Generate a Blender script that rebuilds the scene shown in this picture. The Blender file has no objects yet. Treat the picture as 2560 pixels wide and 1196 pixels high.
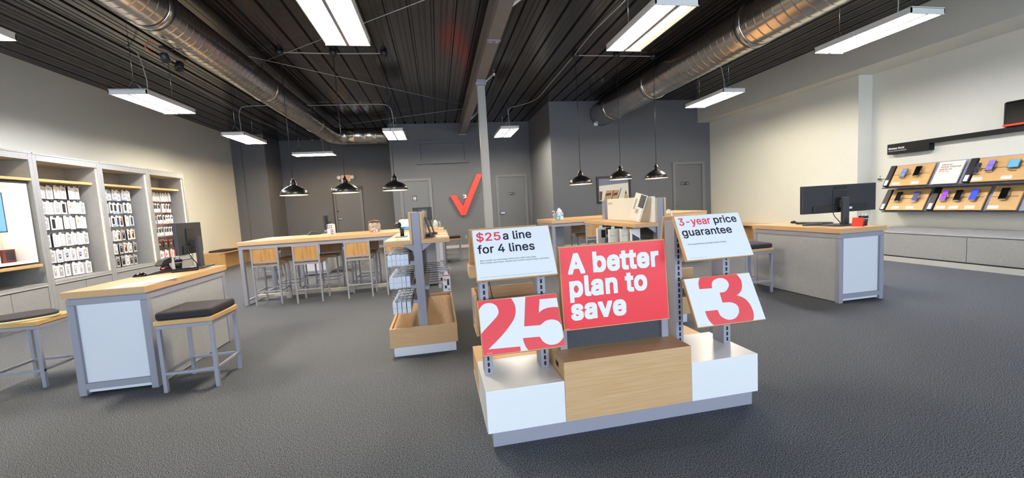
import bpy, bmesh, math, random
from mathutils import Vector, Matrix
from mathutils.geometry import tessellate_polygon
random.seed(7)
SC = bpy.context.scene
COL = SC.collection
PI = math.pi
R = math.radians

# ------------------------------------------------------------------ helpers
class MB:
    """collects boxes, prisms, tubes and lathes; build() links them as ONE mesh object"""
    def __init__(s):
        s.v = []; s.f = []; s.m = []; s.sm = []
    def add(s, vs, fs, mi=0, smooth=False):
        o = len(s.v); s.v += [tuple(v) for v in vs]
        for f in fs:
            s.f.append([i + o for i in f]); s.m.append(mi); s.sm.append(smooth)
        return s
    def box(s, x0, x1, y0, y1, z0, z1, mi=0, mat=None):
        vs = [Vector((x, y, z)) for z in (z0, z1) for y in (y0, y1) for x in (x0, x1)]
        if mat is not None: vs = [mat @ v for v in vs]
        return s.add(vs, [(0, 2, 3, 1), (4, 5, 7, 6), (0, 1, 5, 4), (2, 6, 7, 3), (0, 4, 6, 2), (1, 3, 7, 5)], mi)
    def prism(s, pts, ax, a0, a1, mi=0, mat=None, smooth=False):
        """extrude the 2-D outline pts along axis ax (0,1,2); pts fill the other two axes in order"""
        n = len(pts); vs = []
        for a in (a0, a1):
            for p in pts:
                v = [p[0], p[1]]; v.insert(ax, a); vs.append(Vector(v))
        if mat is not None: vs = [mat @ v for v in vs]
        fs = [list(range(n))[::-1], [n + i for i in range(n)]]
        for i in range(n):
            j = (i + 1) % n; fs.append((i, j, n + j, n + i))
        s.add(vs, fs[:2], mi, False); o = len(s.v) - 2 * n
        for f in fs[2:]:
            s.f.append([i + o for i in f]); s.m.append(mi); s.sm.append(smooth)
        return s
    def lathe(s, prof, c=(0, 0, 0), n=24, mi=0, ax='z', cap=True):
        """prof: (radius, height) pairs"""
        c = Vector(c); vs = []
        for r, h in prof:
            for k in range(n):
                a = 2 * PI * k / n; x, y = r * math.cos(a), r * math.sin(a)
                d = (x, y, h) if ax == 'z' else ((x, h, y) if ax == 'y' else (h, x, y))
                vs.append(c + Vector(d))
        fs = []
        for i in range(len(prof) - 1):
            for k in range(n):
                j = (k + 1) % n
                fs.append((i * n + k, i * n + j, (i + 1) * n + j, (i + 1) * n + k))
        s.add(vs, fs, mi, True)
        if cap:
            o = len(s.v) - len(vs); L = len(prof) - 1
            if prof[0][0] > 1e-6: s.f.append([o + k for k in range(n)][::-1]); s.m.append(mi); s.sm.append(False)
            if prof[L][0] > 1e-6: s.f.append([o + L * n + k for k in range(n)]); s.m.append(mi); s.sm.append(False)
        return s
    def tube(s, pts, r, n=8, mi=0):
        P = [Vector(p) for p in pts]; vs = []; up = None
        for i, p in enumerate(P):
            t = (P[min(i + 1, len(P) - 1)] - P[max(i - 1, 0)]).normalized()
            if up is None:
                up = Vector((0, 0, 1)) if abs(t.z) < .9 else Vector((1, 0, 0))
            a = t.cross(up).normalized(); b = a.cross(t).normalized(); up = b
            for k in range(n):
                w = 2 * PI * k / n; vs.append(p + r * (math.cos(w) * a + math.sin(w) * b))
        fs = []
        for i in range(len(P) - 1):
            for k in range(n):
                j = (k + 1) % n; fs.append((i * n + k, i * n + j, (i + 1) * n + j, (i + 1) * n + k))
        s.add(vs, fs, mi, True); o = len(s.v) - len(vs); L = len(P) - 1
        s.f += [[o + k for k in range(n)][::-1], [o + L * n + k for k in range(n)]]; s.m += [mi, mi]; s.sm += [False, False]
        return s
    def build(s, name, mats, parent=None, bevel=0, seg=2):
        me = bpy.data.meshes.new(name); me.from_pydata(s.v, [], s.f)
        if not isinstance(mats, (list, tuple)): mats = [mats]
        for m in mats: me.materials.append(m)
        for p, mi, sm in zip(me.polygons, s.m, s.sm): p.material_index = mi; p.use_smooth = sm
        b = bmesh.new(); b.from_mesh(me)
        bmesh.ops.recalc_face_normals(b, faces=b.faces)
        if bevel:
            es = [e for e in b.edges if len(e.link_faces) == 2 and e.calc_face_angle(0) > .6]
            bmesh.ops.bevel(b, geom=es, offset=bevel, segments=seg, affect='EDGES', profile=.5, clamp_overlap=True)
        b.to_mesh(me); b.free()
        o = bpy.data.objects.new(name, me); COL.objects.link(o)
        if parent: o.parent = parent
        return o

def tag(o, label, cat, group=None):
    o['label'] = label; o['category'] = cat
    if group: o['group'] = group
    return o
def thing(name, label, cat, loc=(0, 0, 0), group=None, rz=0, mat=None):
    o = bpy.data.objects.new(name, None); COL.objects.link(o); o.empty_display_size = .1
    if mat is not None: o.matrix_world = mat
    else: o.location = loc; o.rotation_euler = (0, 0, rz)
    return tag(o, label, cat, group)
def struct(o): o['kind'] = 'structure'; return o
def dup(root, loc=None, label=None, group=None, rz=None, mat=None):
    r = root.copy(); COL.objects.link(r)
    if mat is not None: r.matrix_world = mat
    else:
        if loc is not None: r.location = loc
        if rz is not None: r.rotation_euler = (0, 0, rz)
    if label: r['label'] = label
    if group: r['group'] = group
    for ch in list(root.children):
        c = ch.copy(); COL.objects.link(c); c.parent = r
        for g in list(ch.children):
            d = g.copy(); COL.objects.link(d); d.parent = c
    return r
def frame(o, u, v):
    u = Vector(u).normalized(); v = Vector(v).normalized(); n = u.cross(v).normalized(); o = Vector(o)
    return Matrix(((u.x, v.x, n.x, o.x), (u.y, v.y, n.y, o.y), (u.z, v.z, n.z, o.z), (0, 0, 0, 1)))

# ------------------------------------------------------------------ materials
def lin(h):
    h = h.lstrip('#'); out = []
    for i in (0, 2, 4):
        c = int(h[i:i + 2], 16) / 255; out.append(c / 12.92 if c <= .04045 else ((c + .055) / 1.055) ** 2.4)
    return (*out, 1)
def mat(name, hx, rough=.5, metal=0, spec=.5, emit=0, ehx=None, coat=0):
    m = bpy.data.materials.new(name); m.use_nodes = True
    b = m.node_tree.nodes['Principled BSDF']
    b.inputs['Base Color'].default_value = lin(hx); b.inputs['Roughness'].default_value = rough
    b.inputs['Metallic'].default_value = metal; b.inputs['Specular IOR Level'].default_value = spec
    b.inputs['Coat Weight'].default_value = coat
    if emit:
        b.inputs['Emission Color'].default_value = lin(ehx or hx); b.inputs['Emission Strength'].default_value = emit
    return m
def noisy(m, hx2, scale=(5, 5, 5), detail=4, lo=.35, hi=.65, bump=0, dist=.002):
    """mixes a second colour in by stretched noise in object space"""
    nt = m.node_tree; N = nt.nodes; L = nt.links; b = N['Principled BSDF']
    tc = N.new('ShaderNodeTexCoord'); mp = N.new('ShaderNodeMapping'); mp.inputs['Scale'].default_value = scale
    nz = N.new('ShaderNodeTexNoise'); nz.inputs['Scale'].default_value = 1; nz.inputs['Detail'].default_value = detail
    rp = N.new('ShaderNodeValToRGB'); rp.color_ramp.elements[0].position = lo; rp.color_ramp.elements[1].position = hi
    rp.color_ramp.elements[0].color = b.inputs['Base Color'].default_value; rp.color_ramp.elements[1].color = lin(hx2)
    L.new(tc.outputs['Object'], mp.inputs['Vector']); L.new(mp.outputs['Vector'], nz.inputs['Vector'])
    L.new(nz.outputs['Fac'], rp.inputs['Fac']); L.new(rp.outputs['Color'], b.inputs['Base Color'])
    if bump:
        bp = N.new('ShaderNodeBump'); bp.inputs['Strength'].default_value = bump; bp.inputs['Distance'].default_value = dist
        L.new(nz.outputs['Fac'], bp.inputs['Height']); L.new(bp.outputs['Normal'], b.inputs['Normal'])
    return m
M = {}
M['carpet'] = noisy(mat('carpet', '212326', .95, spec=.1), '7e8187', (190, 190, 190), 2, .38, .64, .25, .003)
M['ceil'] = noisy(mat('black_painted_metal', '282523', .18, spec=.6), '2f2b29', (3, .6, 3), 3)
M['white_wall'] = noisy(mat('white_wall_paint', 'd9d7ca', .75, spec=.25), 'dbd9cd', (40, 40, 40), 3, bump=.06)
M['grey_wall'] = noisy(mat('grey_wall_paint', '64666a', .6, spec=.35), '67696d', (40, 40, 40), 3, bump=.06)
M['grey_door'] = mat('grey_door_paint', '707173', .45)
M['black_trim'] = mat('black_trim', '1c1b1c', .45)
M['baseboard'] = mat('pale_baseboard', 'b9b6b0', .6)
M['woodx'] = noisy(mat('oak_laminate_lengthwise', 'd3ad80', .42, spec=.4), 'c59c6e', (4, 60, 160), 4, .3, .72)
M['woody'] = noisy(mat('oak_laminate_crosswise', 'd3ad80', .42, spec=.4), 'c59c6e', (60, 4, 160), 4, .3, .72)
M['oak'] = noisy(mat('solid_oak', 'c29659', .45, spec=.4), 'a4723c', (22, 22, 2.5), 4, .3, .7)
M['oak_plate'] = noisy(mat('oak_board', 'cfa870', .42, spec=.4), 'c69d65', (3, 60, 60), 4, .3, .7)
M['grey_metal'] = mat('grey_powder_coat', '9696a0', .45, spec=.4)
M['grey_lam'] = noisy(mat('grey_laminate', 'a8a9a9', .5, spec=.35), 'a3a4a4', (25, 25, 25), 3)
M['cab'] = noisy(mat('grey_cabinet_laminate', '9a9995', .5, spec=.35), '959490', (25, 25, 25), 3)
M['white_lam'] = mat('white_laminate', 'd9dbe0', .4, spec=.4)
M['white_gloss'] = mat('white_gloss_laminate', 'e6e6e4', .28, spec=.5)
M['charcoal'] = noisy(mat('charcoal_panel', '3a3a40', .6), '404046', (50, 50, 50), 3)
M['cushion'] = noisy(mat('charcoal_fabric', '322f33', .85, spec=.2), '3b383c', (400, 400, 400), 3, bump=.25, dist=.001)
M['foam'] = mat('cream_backing', 'cdbf8e', .7)
M['black'] = mat('black_plastic', '1f1f23', .4)
M['black_gloss'] = mat('black_gloss', '0b0b0d', .15)
M['shade'] = mat('black_enamel', '121113', .32)
M['black_matte'] = mat('black_matte_paint', '0b0b0d', .6, spec=.3)
M['dark'] = mat('dark_slot', '0c0c0e', .7)
M['duct'] = noisy(mat('galvanised_steel', 'd6d3ce', .2, 1), 'cbc8c2', (8, 2, 8), 4)
M['chrome'] = mat('chrome', 'c9c9cc', .22, 1)
M['white_metal'] = mat('white_enamel', 'e4e2dc', .4)
M['white'] = mat('white_card', 'e9e9ea', .55, spec=.3)
M['cream'] = mat('cream_card', 'e6e2d4', .55, spec=.3)
M['red'] = mat('red_print', 'f03a40', .42, spec=.4)
M['red2'] = mat('salmon_red_print', 'ee5257', .42, spec=.4)
M['logo'] = mat('orange_red_acrylic', 'dc3a26', .4)
M['ink'] = mat('black_ink', '1d1a24', .5)
M['redink'] = mat('red_ink', 'e84552', .5)
M['tube_w'] = mat('lit_tube_warm', 'ffffff', emit=58, ehx='fff4de')
M['tube_c'] = mat('lit_tube_cool', 'ffffff', emit=58, ehx='f0f2ff')
M['tube_o'] = mat('lit_tube_amber', 'ffffff', emit=28, ehx='ffd6a6')
M['tube_off'] = mat('unlit_tube', 'd8d4c8', .3)
M['bulb'] = mat('lit_bulb', 'ffffff', emit=40, ehx='ffd6a0')
M['led'] = mat('warm_led_strip', 'ffffff', emit=7, ehx='ffdca8')
M['pend_in'] = mat('white_shade_lining', 'f2ece0', .5)
M['screen_blue'] = mat('blue_lit_screen', '2a4fb0', .3, emit=.8, ehx='5a86ec')
M['teal'] = noisy(mat('teal_print_card', '5f97b5', .5), 'dfe6e2', (18, 18, 18), 3, .4, .6)
M['clear'] = mat('clear_plastic', 'eef4f2', .08); M['clear'].node_tree.nodes['Principled BSDF'].inputs['Alpha'].default_value = .2
M['orange'] = mat('orange_print', 'd9592e', .5)
M['bluep'] = mat('blue_print', '4f9bd6', .5)
M['navy'] = mat('navy_print', '27335c', .5)
M['greyp'] = mat('grey_print', 'a9a9a6', .5)
M['tan'] = mat('tan_print', 'b99a66', .5)
M['darkred'] = mat('dark_red_print', '5a2018', .5)
M['lav'] = mat('lavender_grey_print', '77768c', .4)

GLYPHS = {
' ': (188, ''),
'$': (447, '202,-74 202,583 244,583 244,-74;224,-9 188,-7 156,-1 128,9 102,23 81,40 64,60 51,83 42,109 38,137 104,137 108,118 114,102 123,88 136,76 150,66 166,59 185,53 204,50 224,49 246,50 267,54 286,60 303,69 317,79 329,92 338,106 344,122 346,139 344,154 340,168 332,179 322,189 310,197 296,205 245,222 184,239 145,253 112,269 86,289 67,313 56,341 52,372 54,400 62,425 75,448 92,468 113,484 138,498 165,508 195,514 227,516 259,514 289,508 316,498 340,484 360,468 377,449 390,427 398,403 401,378 337,378 332,402 320,421 302,437 280,449 254,456 225,459 204,457 185,454 167,448 152,440 139,430 129,418 121,405 117,391 115,376 117,359 122,345 131,334 142,324 155,315 169,308 212,293 264,279 312,264 328,256 344,248 359,238 372,226 384,213 395,198 402,180 407,161 408,139 406,112 399,87 386,64 370,43 349,25 323,11 294,0 261,-7'),
'&': (448, '197,-7 165,-5 136,1 110,12 88,26 69,42 54,62 43,84 36,108 34,133 36,154 40,173 47,189 58,205 70,220 85,235 140,279 216,335 237,352 255,375 259,384 261,394 262,405 260,420 255,434 245,445 233,454 219,459 201,461 189,460 178,457 168,453 159,447 151,440 145,431 141,421 138,411 137,399 138,386 141,375 145,363 169,327 204,284 438,0 364,0 171,231 121,293 108,310 96,327 87,344 81,361 77,379 75,398 77,420 82,440 91,458 102,474 117,488 134,499 154,507 176,512 200,513 224,512 246,507 266,499 283,488 297,475 308,459 317,442 322,424 324,404 323,389 320,375 315,362 309,349 301,336 291,325 256,293 154,217 135,202 121,188 110,174 103,161 98,146 97,131 98,115 102,101 109,87 118,76 130,66 143,57 158,51 175,48 193,46 213,48 232,52 251,59 269,69 286,81 301,95 315,112 327,131 336,151 343,174 348,198 349,224 408,224 406,194 403,167 397,144 389,124 380,107 371,92 345,62 333,47 315,30 294,17 271,7 246,-1 221,-5'),
'-': (453, '337,244 337,188 114,188 114,244'),
'.': (188, '95,-4 83,-3 73,1 63,9 55,18 51,29 50,41 51,53 55,64 63,73 73,81 83,85 95,87 107,85 118,81 128,73 135,64 140,53 141,41 140,29 135,18 128,9 118,1 107,-3'),
'/': (249, '235,533 71,-76 14,-76 178,533'),
'2': (453, '64,0 64,47 234,229 282,282 294,298 303,312 311,327 316,341 319,356 320,371 319,389 315,405 308,419 298,431 287,441 273,449 258,455 241,458 224,460 205,458 188,454 172,447 159,438 148,427 139,413 132,398 128,381 127,362 66,362 68,391 75,418 86,442 102,464 121,482 143,496 168,507 196,513 225,516 254,513 281,507 306,497 328,482 346,465 361,445 372,423 379,398 381,372 380,354 377,336 371,318 363,299 351,280 336,259 267,180 153,60 153,57 389,57 389,0'),
'3': (453, '218,-7 188,-5 159,1 133,10 108,22 88,38 70,57 57,79 48,104 44,132 109,132 112,115 118,100 126,87 137,76 150,66 165,59 182,54 200,51 219,50 239,51 258,55 275,61 291,69 304,80 315,93 323,108 328,125 329,145 328,163 323,180 316,196 306,211 292,223 275,234 254,241 229,246 201,248 157,248 157,299 288,448 288,452 70,452 70,509 372,509 372,461 211,278 211,289 247,290 279,286 308,276 333,262 354,244 371,222 383,198 391,173 393,145 390,116 383,90 370,66 354,45 333,27 309,12 281,2 251,-5'),
'4': (453, '40,105 40,158 247,509 311,509 109,166 109,163 413,163 413,105;282,0 282,121 282,146 282,318 343,318 343,0'),
'5': (453, '221,-7 192,-5 165,1 140,11 118,25 99,41 83,60 71,82 63,105 60,130 122,130 125,115 130,102 138,89 148,78 160,68 173,60 188,54 204,51 221,50 241,51 259,56 276,64 291,75 304,89 314,104 322,122 326,141 328,162 326,183 321,203 314,221 303,237 290,251 275,262 257,270 238,275 218,277 201,276 184,273 167,268 152,262 139,255 128,246 67,253 96,509 366,509 366,452 151,452 134,301 136,301 148,311 162,318 178,325 194,330 212,333 229,334 252,332 274,328 294,321 313,311 330,299 345,285 358,269 370,251 379,231 386,210 390,187 391,163 388,132 381,102 369,76 352,52 332,32 309,15 282,3 253,-4'),
'A': (480, '16,0 201,509 276,509 463,0 395,0 287,302 264,372 232,478 245,478 213,371 191,302 85,0;110,142 110,199 370,199 370,142'),
'E': (419, '60,0 60,509 372,509 372,452 125,452 125,286 355,286 355,229 125,229 125,57 375,57 375,0'),
'H': (517, '60,0 60,509 125,509 125,289 392,289 392,509 457,509 457,0 392,0 392,232 125,232 125,0'),
'I': (300, '31,0 31,57 118,57 118,452 31,452 31,509 269,509 269,452 183,452 183,57 269,57 269,0'),
'P': (445, '60,0 60,509 235,509 272,506 305,499 332,487 356,471 375,452 390,430 400,404 407,377 409,348 407,318 400,291 390,265 375,243 356,223 332,207 305,195 272,188 235,186 109,186 109,242 233,242 257,244 279,248 297,256 312,266 324,279 333,294 339,310 343,328 344,348 343,367 339,385 333,402 324,416 312,428 297,439 279,446 257,451 232,452 125,452 125,0'),
'R': (449, '60,0 60,509 236,509 273,506 305,500 333,489 356,473 376,455 390,433 401,408 407,381 409,352 407,323 401,296 390,271 376,250 356,232 333,217 305,206 273,200 236,198 96,198 96,255 234,255 258,256 280,260 298,267 313,276 325,287 334,300 340,316 344,333 345,352 344,371 340,389 334,405 325,419 313,430 298,440 279,446 258,451 233,452 125,452 125,0;353,0 230,229 303,229 428,0'),
'S': (447, '224,-9 188,-7 156,-1 128,9 102,23 81,40 64,60 51,83 42,109 38,137 104,137 108,118 114,102 123,88 136,76 150,66 166,59 185,53 204,50 224,49 246,50 267,54 286,60 303,69 317,79 329,92 338,106 344,122 346,139 344,154 340,168 332,179 322,189 310,197 296,205 245,222 184,239 145,253 112,269 86,289 67,313 56,341 52,372 54,400 62,425 75,448 92,468 113,484 138,498 165,508 195,514 227,516 259,514 289,508 316,498 340,484 360,468 377,449 390,427 398,403 401,378 337,378 332,402 320,421 302,437 280,449 254,456 225,459 204,457 185,454 167,448 152,440 139,430 129,418 121,405 117,391 115,376 117,359 122,345 131,334 142,324 155,315 169,308 212,293 264,279 312,264 328,256 344,248 359,238 372,226 384,213 395,198 402,180 407,161 408,139 406,112 399,87 386,64 370,43 349,25 323,11 294,0 261,-7'),
'T': (449, '32,452 32,509 417,509 417,452 257,452 257,0 193,0 193,452'),
'U': (517, '259,-8 220,-6 186,2 154,15 126,33 103,55 85,80 71,108 63,140 60,173 60,509 124,509 124,178 126,155 132,133 141,113 153,95 169,80 187,68 208,59 232,53 259,52 285,53 309,59 331,68 349,80 364,95 377,113 385,133 391,155 393,178 393,509 457,509 457,173 454,140 446,108 433,80 414,55 391,33 363,15 332,2 297,-6'),
'V': (480, '204,0 16,509 84,509 192,206 215,137 248,31 235,31 267,138 290,206 395,509 463,509 278,0'),
'W': (686, '155,0 16,509 82,509 163,196 175,145 187,94 197,40 189,40 200,94 211,145 224,196 306,509 380,509 462,196 474,145 486,94 497,40 488,40 499,94 510,145 523,196 603,509 670,509 530,0 455,0 368,323 351,391 336,475 350,475 335,395 318,323 230,0'),
'X': (474, '18,0 217,284 217,236 29,509 104,509 178,400 204,361 223,329 243,292 232,292 252,329 272,361 298,400 374,509 446,509 259,239 259,287 456,0 382,0 292,129 268,165 250,195 230,231 244,231 225,196 206,166 182,129 91,0'),
'a': (389, '160,-9 137,-7 115,-3 94,5 76,15 60,29 48,45 38,63 32,84 30,108 32,128 36,146 43,161 53,174 64,184 78,193 92,200 108,206 125,211 178,220 234,227 247,229 257,231 265,235 271,240 274,246 276,255 276,257 275,272 272,285 267,297 260,307 251,315 240,322 227,327 212,330 196,331 178,330 163,327 149,322 137,316 127,309 118,301 110,292 104,283 100,274 41,291 51,313 64,331 79,346 95,358 114,368 133,375 153,380 173,383 194,384 239,379 255,375 271,369 286,360 300,350 312,336 322,320 330,301 335,278 337,251 337,0 277,0 277,52 272,52 252,25 242,16 229,8 215,1 199,-4 181,-7;170,45 192,47 211,51 228,59 242,68 254,80 263,93 270,108 274,122 276,138 276,190 259,182 231,176 200,171 175,168 134,159 122,153 112,147 103,139 97,130 93,118 92,105 93,93 96,82 102,72 109,64 119,57 130,52 142,48 156,46'),
'b': (424, '229,-8 208,-7 189,-3 172,4 159,12 147,21 138,31 118,59 112,59 112,0 53,0 53,509 114,509 114,319 118,319 137,346 147,355 158,364 171,373 188,379 207,383 229,384 259,382 287,374 313,361 335,342 354,320 370,293 381,261 388,227 390,189 388,151 381,116 370,84 355,57 336,34 313,16 288,3 260,-6;220,47 242,49 262,55 279,66 294,80 306,97 316,117 323,139 327,163 328,189 327,215 323,239 316,261 307,281 295,298 280,311 262,322 243,328 220,330 198,328 178,322 161,312 147,299 134,282 125,263 118,241 114,216 113,189 114,162 118,138 125,115 135,95 147,78 162,65 179,55 198,49'),
'c': (396, '207,-8 174,-5 144,3 117,16 93,35 72,58 56,85 44,116 37,150 34,187 37,225 44,260 56,291 72,318 93,341 117,360 144,374 174,382 207,384 226,384 243,381 260,377 276,371 291,364 305,356 318,346 330,335 340,322 349,308 356,293 362,277 303,262 290,289 270,311 242,325 207,330 184,328 163,321 145,310 130,296 118,278 108,258 102,236 98,212 96,187 98,163 102,139 108,117 118,97 130,80 145,66 163,55 184,49 207,46 243,52 271,66 292,89 304,117 363,102 357,86 350,70 341,56 331,43 319,32 306,21 292,12 277,5 261,-1 244,-5 226,-7'),
'd': (424, '195,-8 165,-6 137,3 111,16 89,34 70,57 55,84 43,116 36,151 34,189 36,227 43,261 55,293 70,320 89,342 112,361 137,374 165,382 196,384 218,383 237,379 253,373 267,364 278,355 287,346 306,319 311,319 311,509 372,509 372,0 313,0 313,59 307,59 287,31 277,21 266,12 252,4 236,-3 217,-7;205,47 226,49 246,55 263,65 278,78 290,95 299,115 306,138 310,162 312,189 310,216 306,241 300,263 290,282 278,299 263,312 246,322 227,328 205,330 182,328 162,322 145,311 130,298 118,281 108,261 102,239 98,215 96,189 98,163 102,139 109,117 118,97 130,80 145,66 162,55 182,49'),
'e': (404, '212,-8 177,-5 145,3 117,16 92,35 72,58 56,85 44,116 37,150 34,187 36,224 44,258 55,290 71,317 91,340 115,359 142,373 172,382 205,384 226,383 246,380 266,374 285,366 303,355 319,341 334,324 347,305 357,282 365,256 370,227 371,194 371,169 75,169 75,221 338,221 310,202 308,226 304,248 298,269 288,286 277,301 263,314 246,323 227,328 205,330 183,328 164,323 146,313 131,301 119,286 109,270 102,251 97,231 96,211 96,178 98,151 102,127 110,106 121,88 135,73 151,61 169,53 190,48 212,46 227,47 241,49 254,53 265,58 276,65 285,73 294,82 300,93 306,105 365,91 358,72 348,55 335,39 320,26 302,14 283,4 261,-3 237,-7'),
'f': (254, '228,379 228,327 6,327 6,379;81,0 81,432 82,452 87,470 96,486 107,499 120,510 135,519 152,525 169,529 187,530 222,527 243,521 227,468 215,472 195,474 178,472 164,468 154,460 147,449 143,435 142,419 142,0'),
'g': (425, '207,-151 180,-149 156,-146 134,-140 114,-132 97,-122 82,-110 70,-97 59,-84 51,-69 101,-41 122,-66 131,-74 142,-82 154,-88 169,-93 187,-96 207,-97 236,-95 261,-87 282,-75 298,-58 308,-34 311,-6 311,68 306,68 287,41 277,32 266,23 252,16 236,10 217,6 195,5 165,7 138,14 113,27 90,43 71,65 55,90 43,120 36,154 34,191 36,229 43,263 55,293 71,320 90,342 112,361 138,374 166,382 196,384 218,383 237,379 253,373 267,365 279,356 288,346 308,319 313,319 313,379 372,379 372,-9 370,-40 363,-67 350,-90 334,-109 314,-124 291,-136 265,-144 237,-149;205,59 227,61 246,66 264,75 278,87 290,103 300,121 307,142 311,166 312,193 311,219 307,242 300,264 291,283 279,299 264,312 247,322 227,328 205,330 182,328 163,322 145,312 130,298 118,282 109,262 102,241 98,218 96,193 98,167 102,144 109,123 118,104 131,88 145,76 163,66 183,61'),
'h': (410, '114,227 114,0 53,0 53,509 114,509 114,287 102,287 116,319 132,344 152,362 175,374 200,382 227,384 252,383 275,377 295,369 313,356 328,340 341,321 350,298 355,271 357,240 357,0 296,0 296,235 293,263 286,286 273,304 256,318 235,326 210,329 192,328 176,324 161,317 147,308 136,297 126,283 119,266 115,248'),
'i': (167, '53,0 53,379 114,379 114,0;84,443 73,444 63,448 54,455 47,463 43,472 41,483 43,494 47,504 54,512 63,518 73,522 84,524 95,522 105,518 114,512 121,504 125,494 126,483 125,472 121,463 114,455 105,448 95,444'),
'l': (189, '139,-2 112,0 91,8 74,20 62,37 55,59 53,84 53,509 114,509 114,99 114,83 117,71 120,62 126,57 135,53 146,52 160,53 170,54 181,3 162,-1'),
'm': (610, '53,0 53,379 112,379 112,295 108,295 114,314 122,331 132,346 144,358 158,368 172,376 187,382 203,385 219,386 245,383 268,375 287,361 303,342 314,320 321,295 312,295 318,312 326,329 337,343 350,356 364,366 381,375 398,381 417,385 437,386 458,385 478,380 497,372 514,361 529,346 541,328 550,307 555,283 557,255 557,0 496,0 496,254 493,279 485,298 473,313 456,323 438,329 419,330 402,329 387,326 374,320 363,312 353,302 345,290 340,277 336,263 335,247 335,0 274,0 274,260 272,280 265,297 253,311 238,322 220,328 199,330 185,329 171,326 158,320 145,312 135,302 126,289 119,274 115,257 114,238 114,0'),
'n': (410, '114,227 114,0 53,0 53,379 112,379 112,287 102,287 116,319 132,344 152,362 175,374 200,382 227,384 252,383 275,377 295,369 313,356 328,340 341,321 350,298 355,271 357,240 357,0 296,0 296,235 293,263 286,286 273,304 256,318 235,326 210,329 192,328 176,324 161,317 147,308 136,297 126,283 119,266 115,248'),
'o': (415, '207,-8 174,-5 144,3 117,16 93,35 72,58 56,85 44,116 37,150 34,187 37,225 44,260 56,291 72,318 93,341 117,360 144,374 174,382 207,384 241,382 271,374 299,360 323,341 343,318 359,291 371,260 379,225 381,187 379,150 371,116 359,85 343,58 323,35 299,16 271,3 241,-5;207,46 231,49 252,55 270,66 285,80 298,97 307,117 314,139 318,163 319,187 318,212 314,236 307,258 298,278 285,296 270,310 252,321 231,328 207,330 184,328 163,321 145,310 130,296 118,278 108,258 102,236 98,212 96,187 98,163 102,139 108,117 118,97 130,80 145,66 163,55 184,49'),
'p': (424, '53,-143 53,379 112,379 112,319 118,319 137,346 147,355 158,364 171,373 188,379 207,383 229,384 259,382 287,374 313,361 335,342 354,320 370,293 381,261 388,227 390,189 388,151 381,116 370,84 355,57 336,34 313,16 288,3 260,-6 229,-8 208,-7 189,-3 173,4 159,12 147,21 138,31 118,59 114,59 114,-143;220,47 242,49 262,55 279,66 294,80 306,97 316,117 323,139 327,163 328,189 327,215 323,239 316,261 307,281 295,298 280,311 262,322 243,328 220,330 198,328 178,322 161,312 147,299 134,282 125,263 118,241 114,216 113,189 114,162 118,138 125,115 135,95 147,78 162,65 179,55 198,49'),
'r': (259, '53,0 53,379 112,379 112,321 115,321 124,339 137,354 152,367 171,377 191,383 213,385 229,384 243,384 243,322 230,324 207,326 190,324 174,321 159,315 146,306 135,296 126,284 119,269 115,254 114,237 114,0'),
's': (365, '182,-8 157,-7 133,-3 112,3 93,12 76,24 62,38 50,54 41,73 36,94 94,107 101,87 111,72 124,60 141,52 160,47 181,45 206,47 227,53 244,62 258,74 265,88 268,103 266,115 262,126 254,136 243,144 229,150 212,155 149,170 118,180 92,192 72,208 58,227 50,249 47,274 49,295 55,314 65,332 79,347 95,360 115,370 137,378 161,383 187,384 212,383 234,379 254,372 271,363 286,352 299,339 309,324 318,308 324,290 268,277 262,291 254,304 243,316 228,325 210,331 187,333 166,331 147,326 131,317 119,305 111,292 109,277 110,264 115,253 124,243 136,235 152,229 172,223 229,209 261,200 287,187 306,171 320,153 328,131 331,107 329,85 323,65 312,47 298,31 281,18 260,6 236,-2 210,-7'),
't': (227, '204,379 204,327 6,327 6,379;65,471 126,471 126,98 127,83 130,70 136,61 144,55 156,51 170,50 185,51 202,54 213,2 192,-3 168,-4 138,-1 113,7 92,21 77,41 68,64 65,93'),
'u': (410, '182,-5 158,-3 135,2 115,11 97,23 82,39 69,59 60,82 54,109 53,139 53,379 114,379 114,144 116,117 124,94 137,75 154,61 175,53 200,50 218,51 234,55 249,62 263,71 274,83 283,97 290,113 295,132 296,153 296,379 357,379 357,0 298,0 298,92 307,92 294,60 277,35 257,17 234,5 209,-3'),
'v': (389, '163,0 17,379 84,379 165,155 187,87 206,21 184,21 203,87 224,155 305,379 371,379 226,0'),
'w': (567, '138,0 23,379 87,379 133,214 154,137 175,41 165,41 186,135 206,214 252,379 316,379 362,214 382,136 402,41 391,41 413,135 434,214 480,379 545,379 429,0 368,0 319,172 305,225 291,280 277,338 291,338 277,280 263,225 248,172 199,0'),
'x': (379, '21,0 171,218 171,171 29,379 100,379 147,306 179,253 207,206 175,206 202,253 233,306 282,379 352,379 209,169 209,214 358,0 287,0 231,85 200,136 173,182 205,182 178,136 148,85 91,0'),
'y': (389, '47,-139 61,-86 71,-87 83,-89 94,-90 104,-89 113,-86 122,-81 130,-74 138,-64 145,-51 151,-36 163,-1 17,379 84,379 165,155 187,87 206,21 184,21 202,87 224,155 305,379 371,379 204,-58 196,-77 187,-93 177,-107 165,-119 153,-128 139,-136 125,-141 109,-144 91,-145 65,-143'),
'z': (380, '42,0 42,46 254,320 254,323 48,323 48,379 333,379 333,331 126,60 126,56 339,56 339,0'),
}
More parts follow.
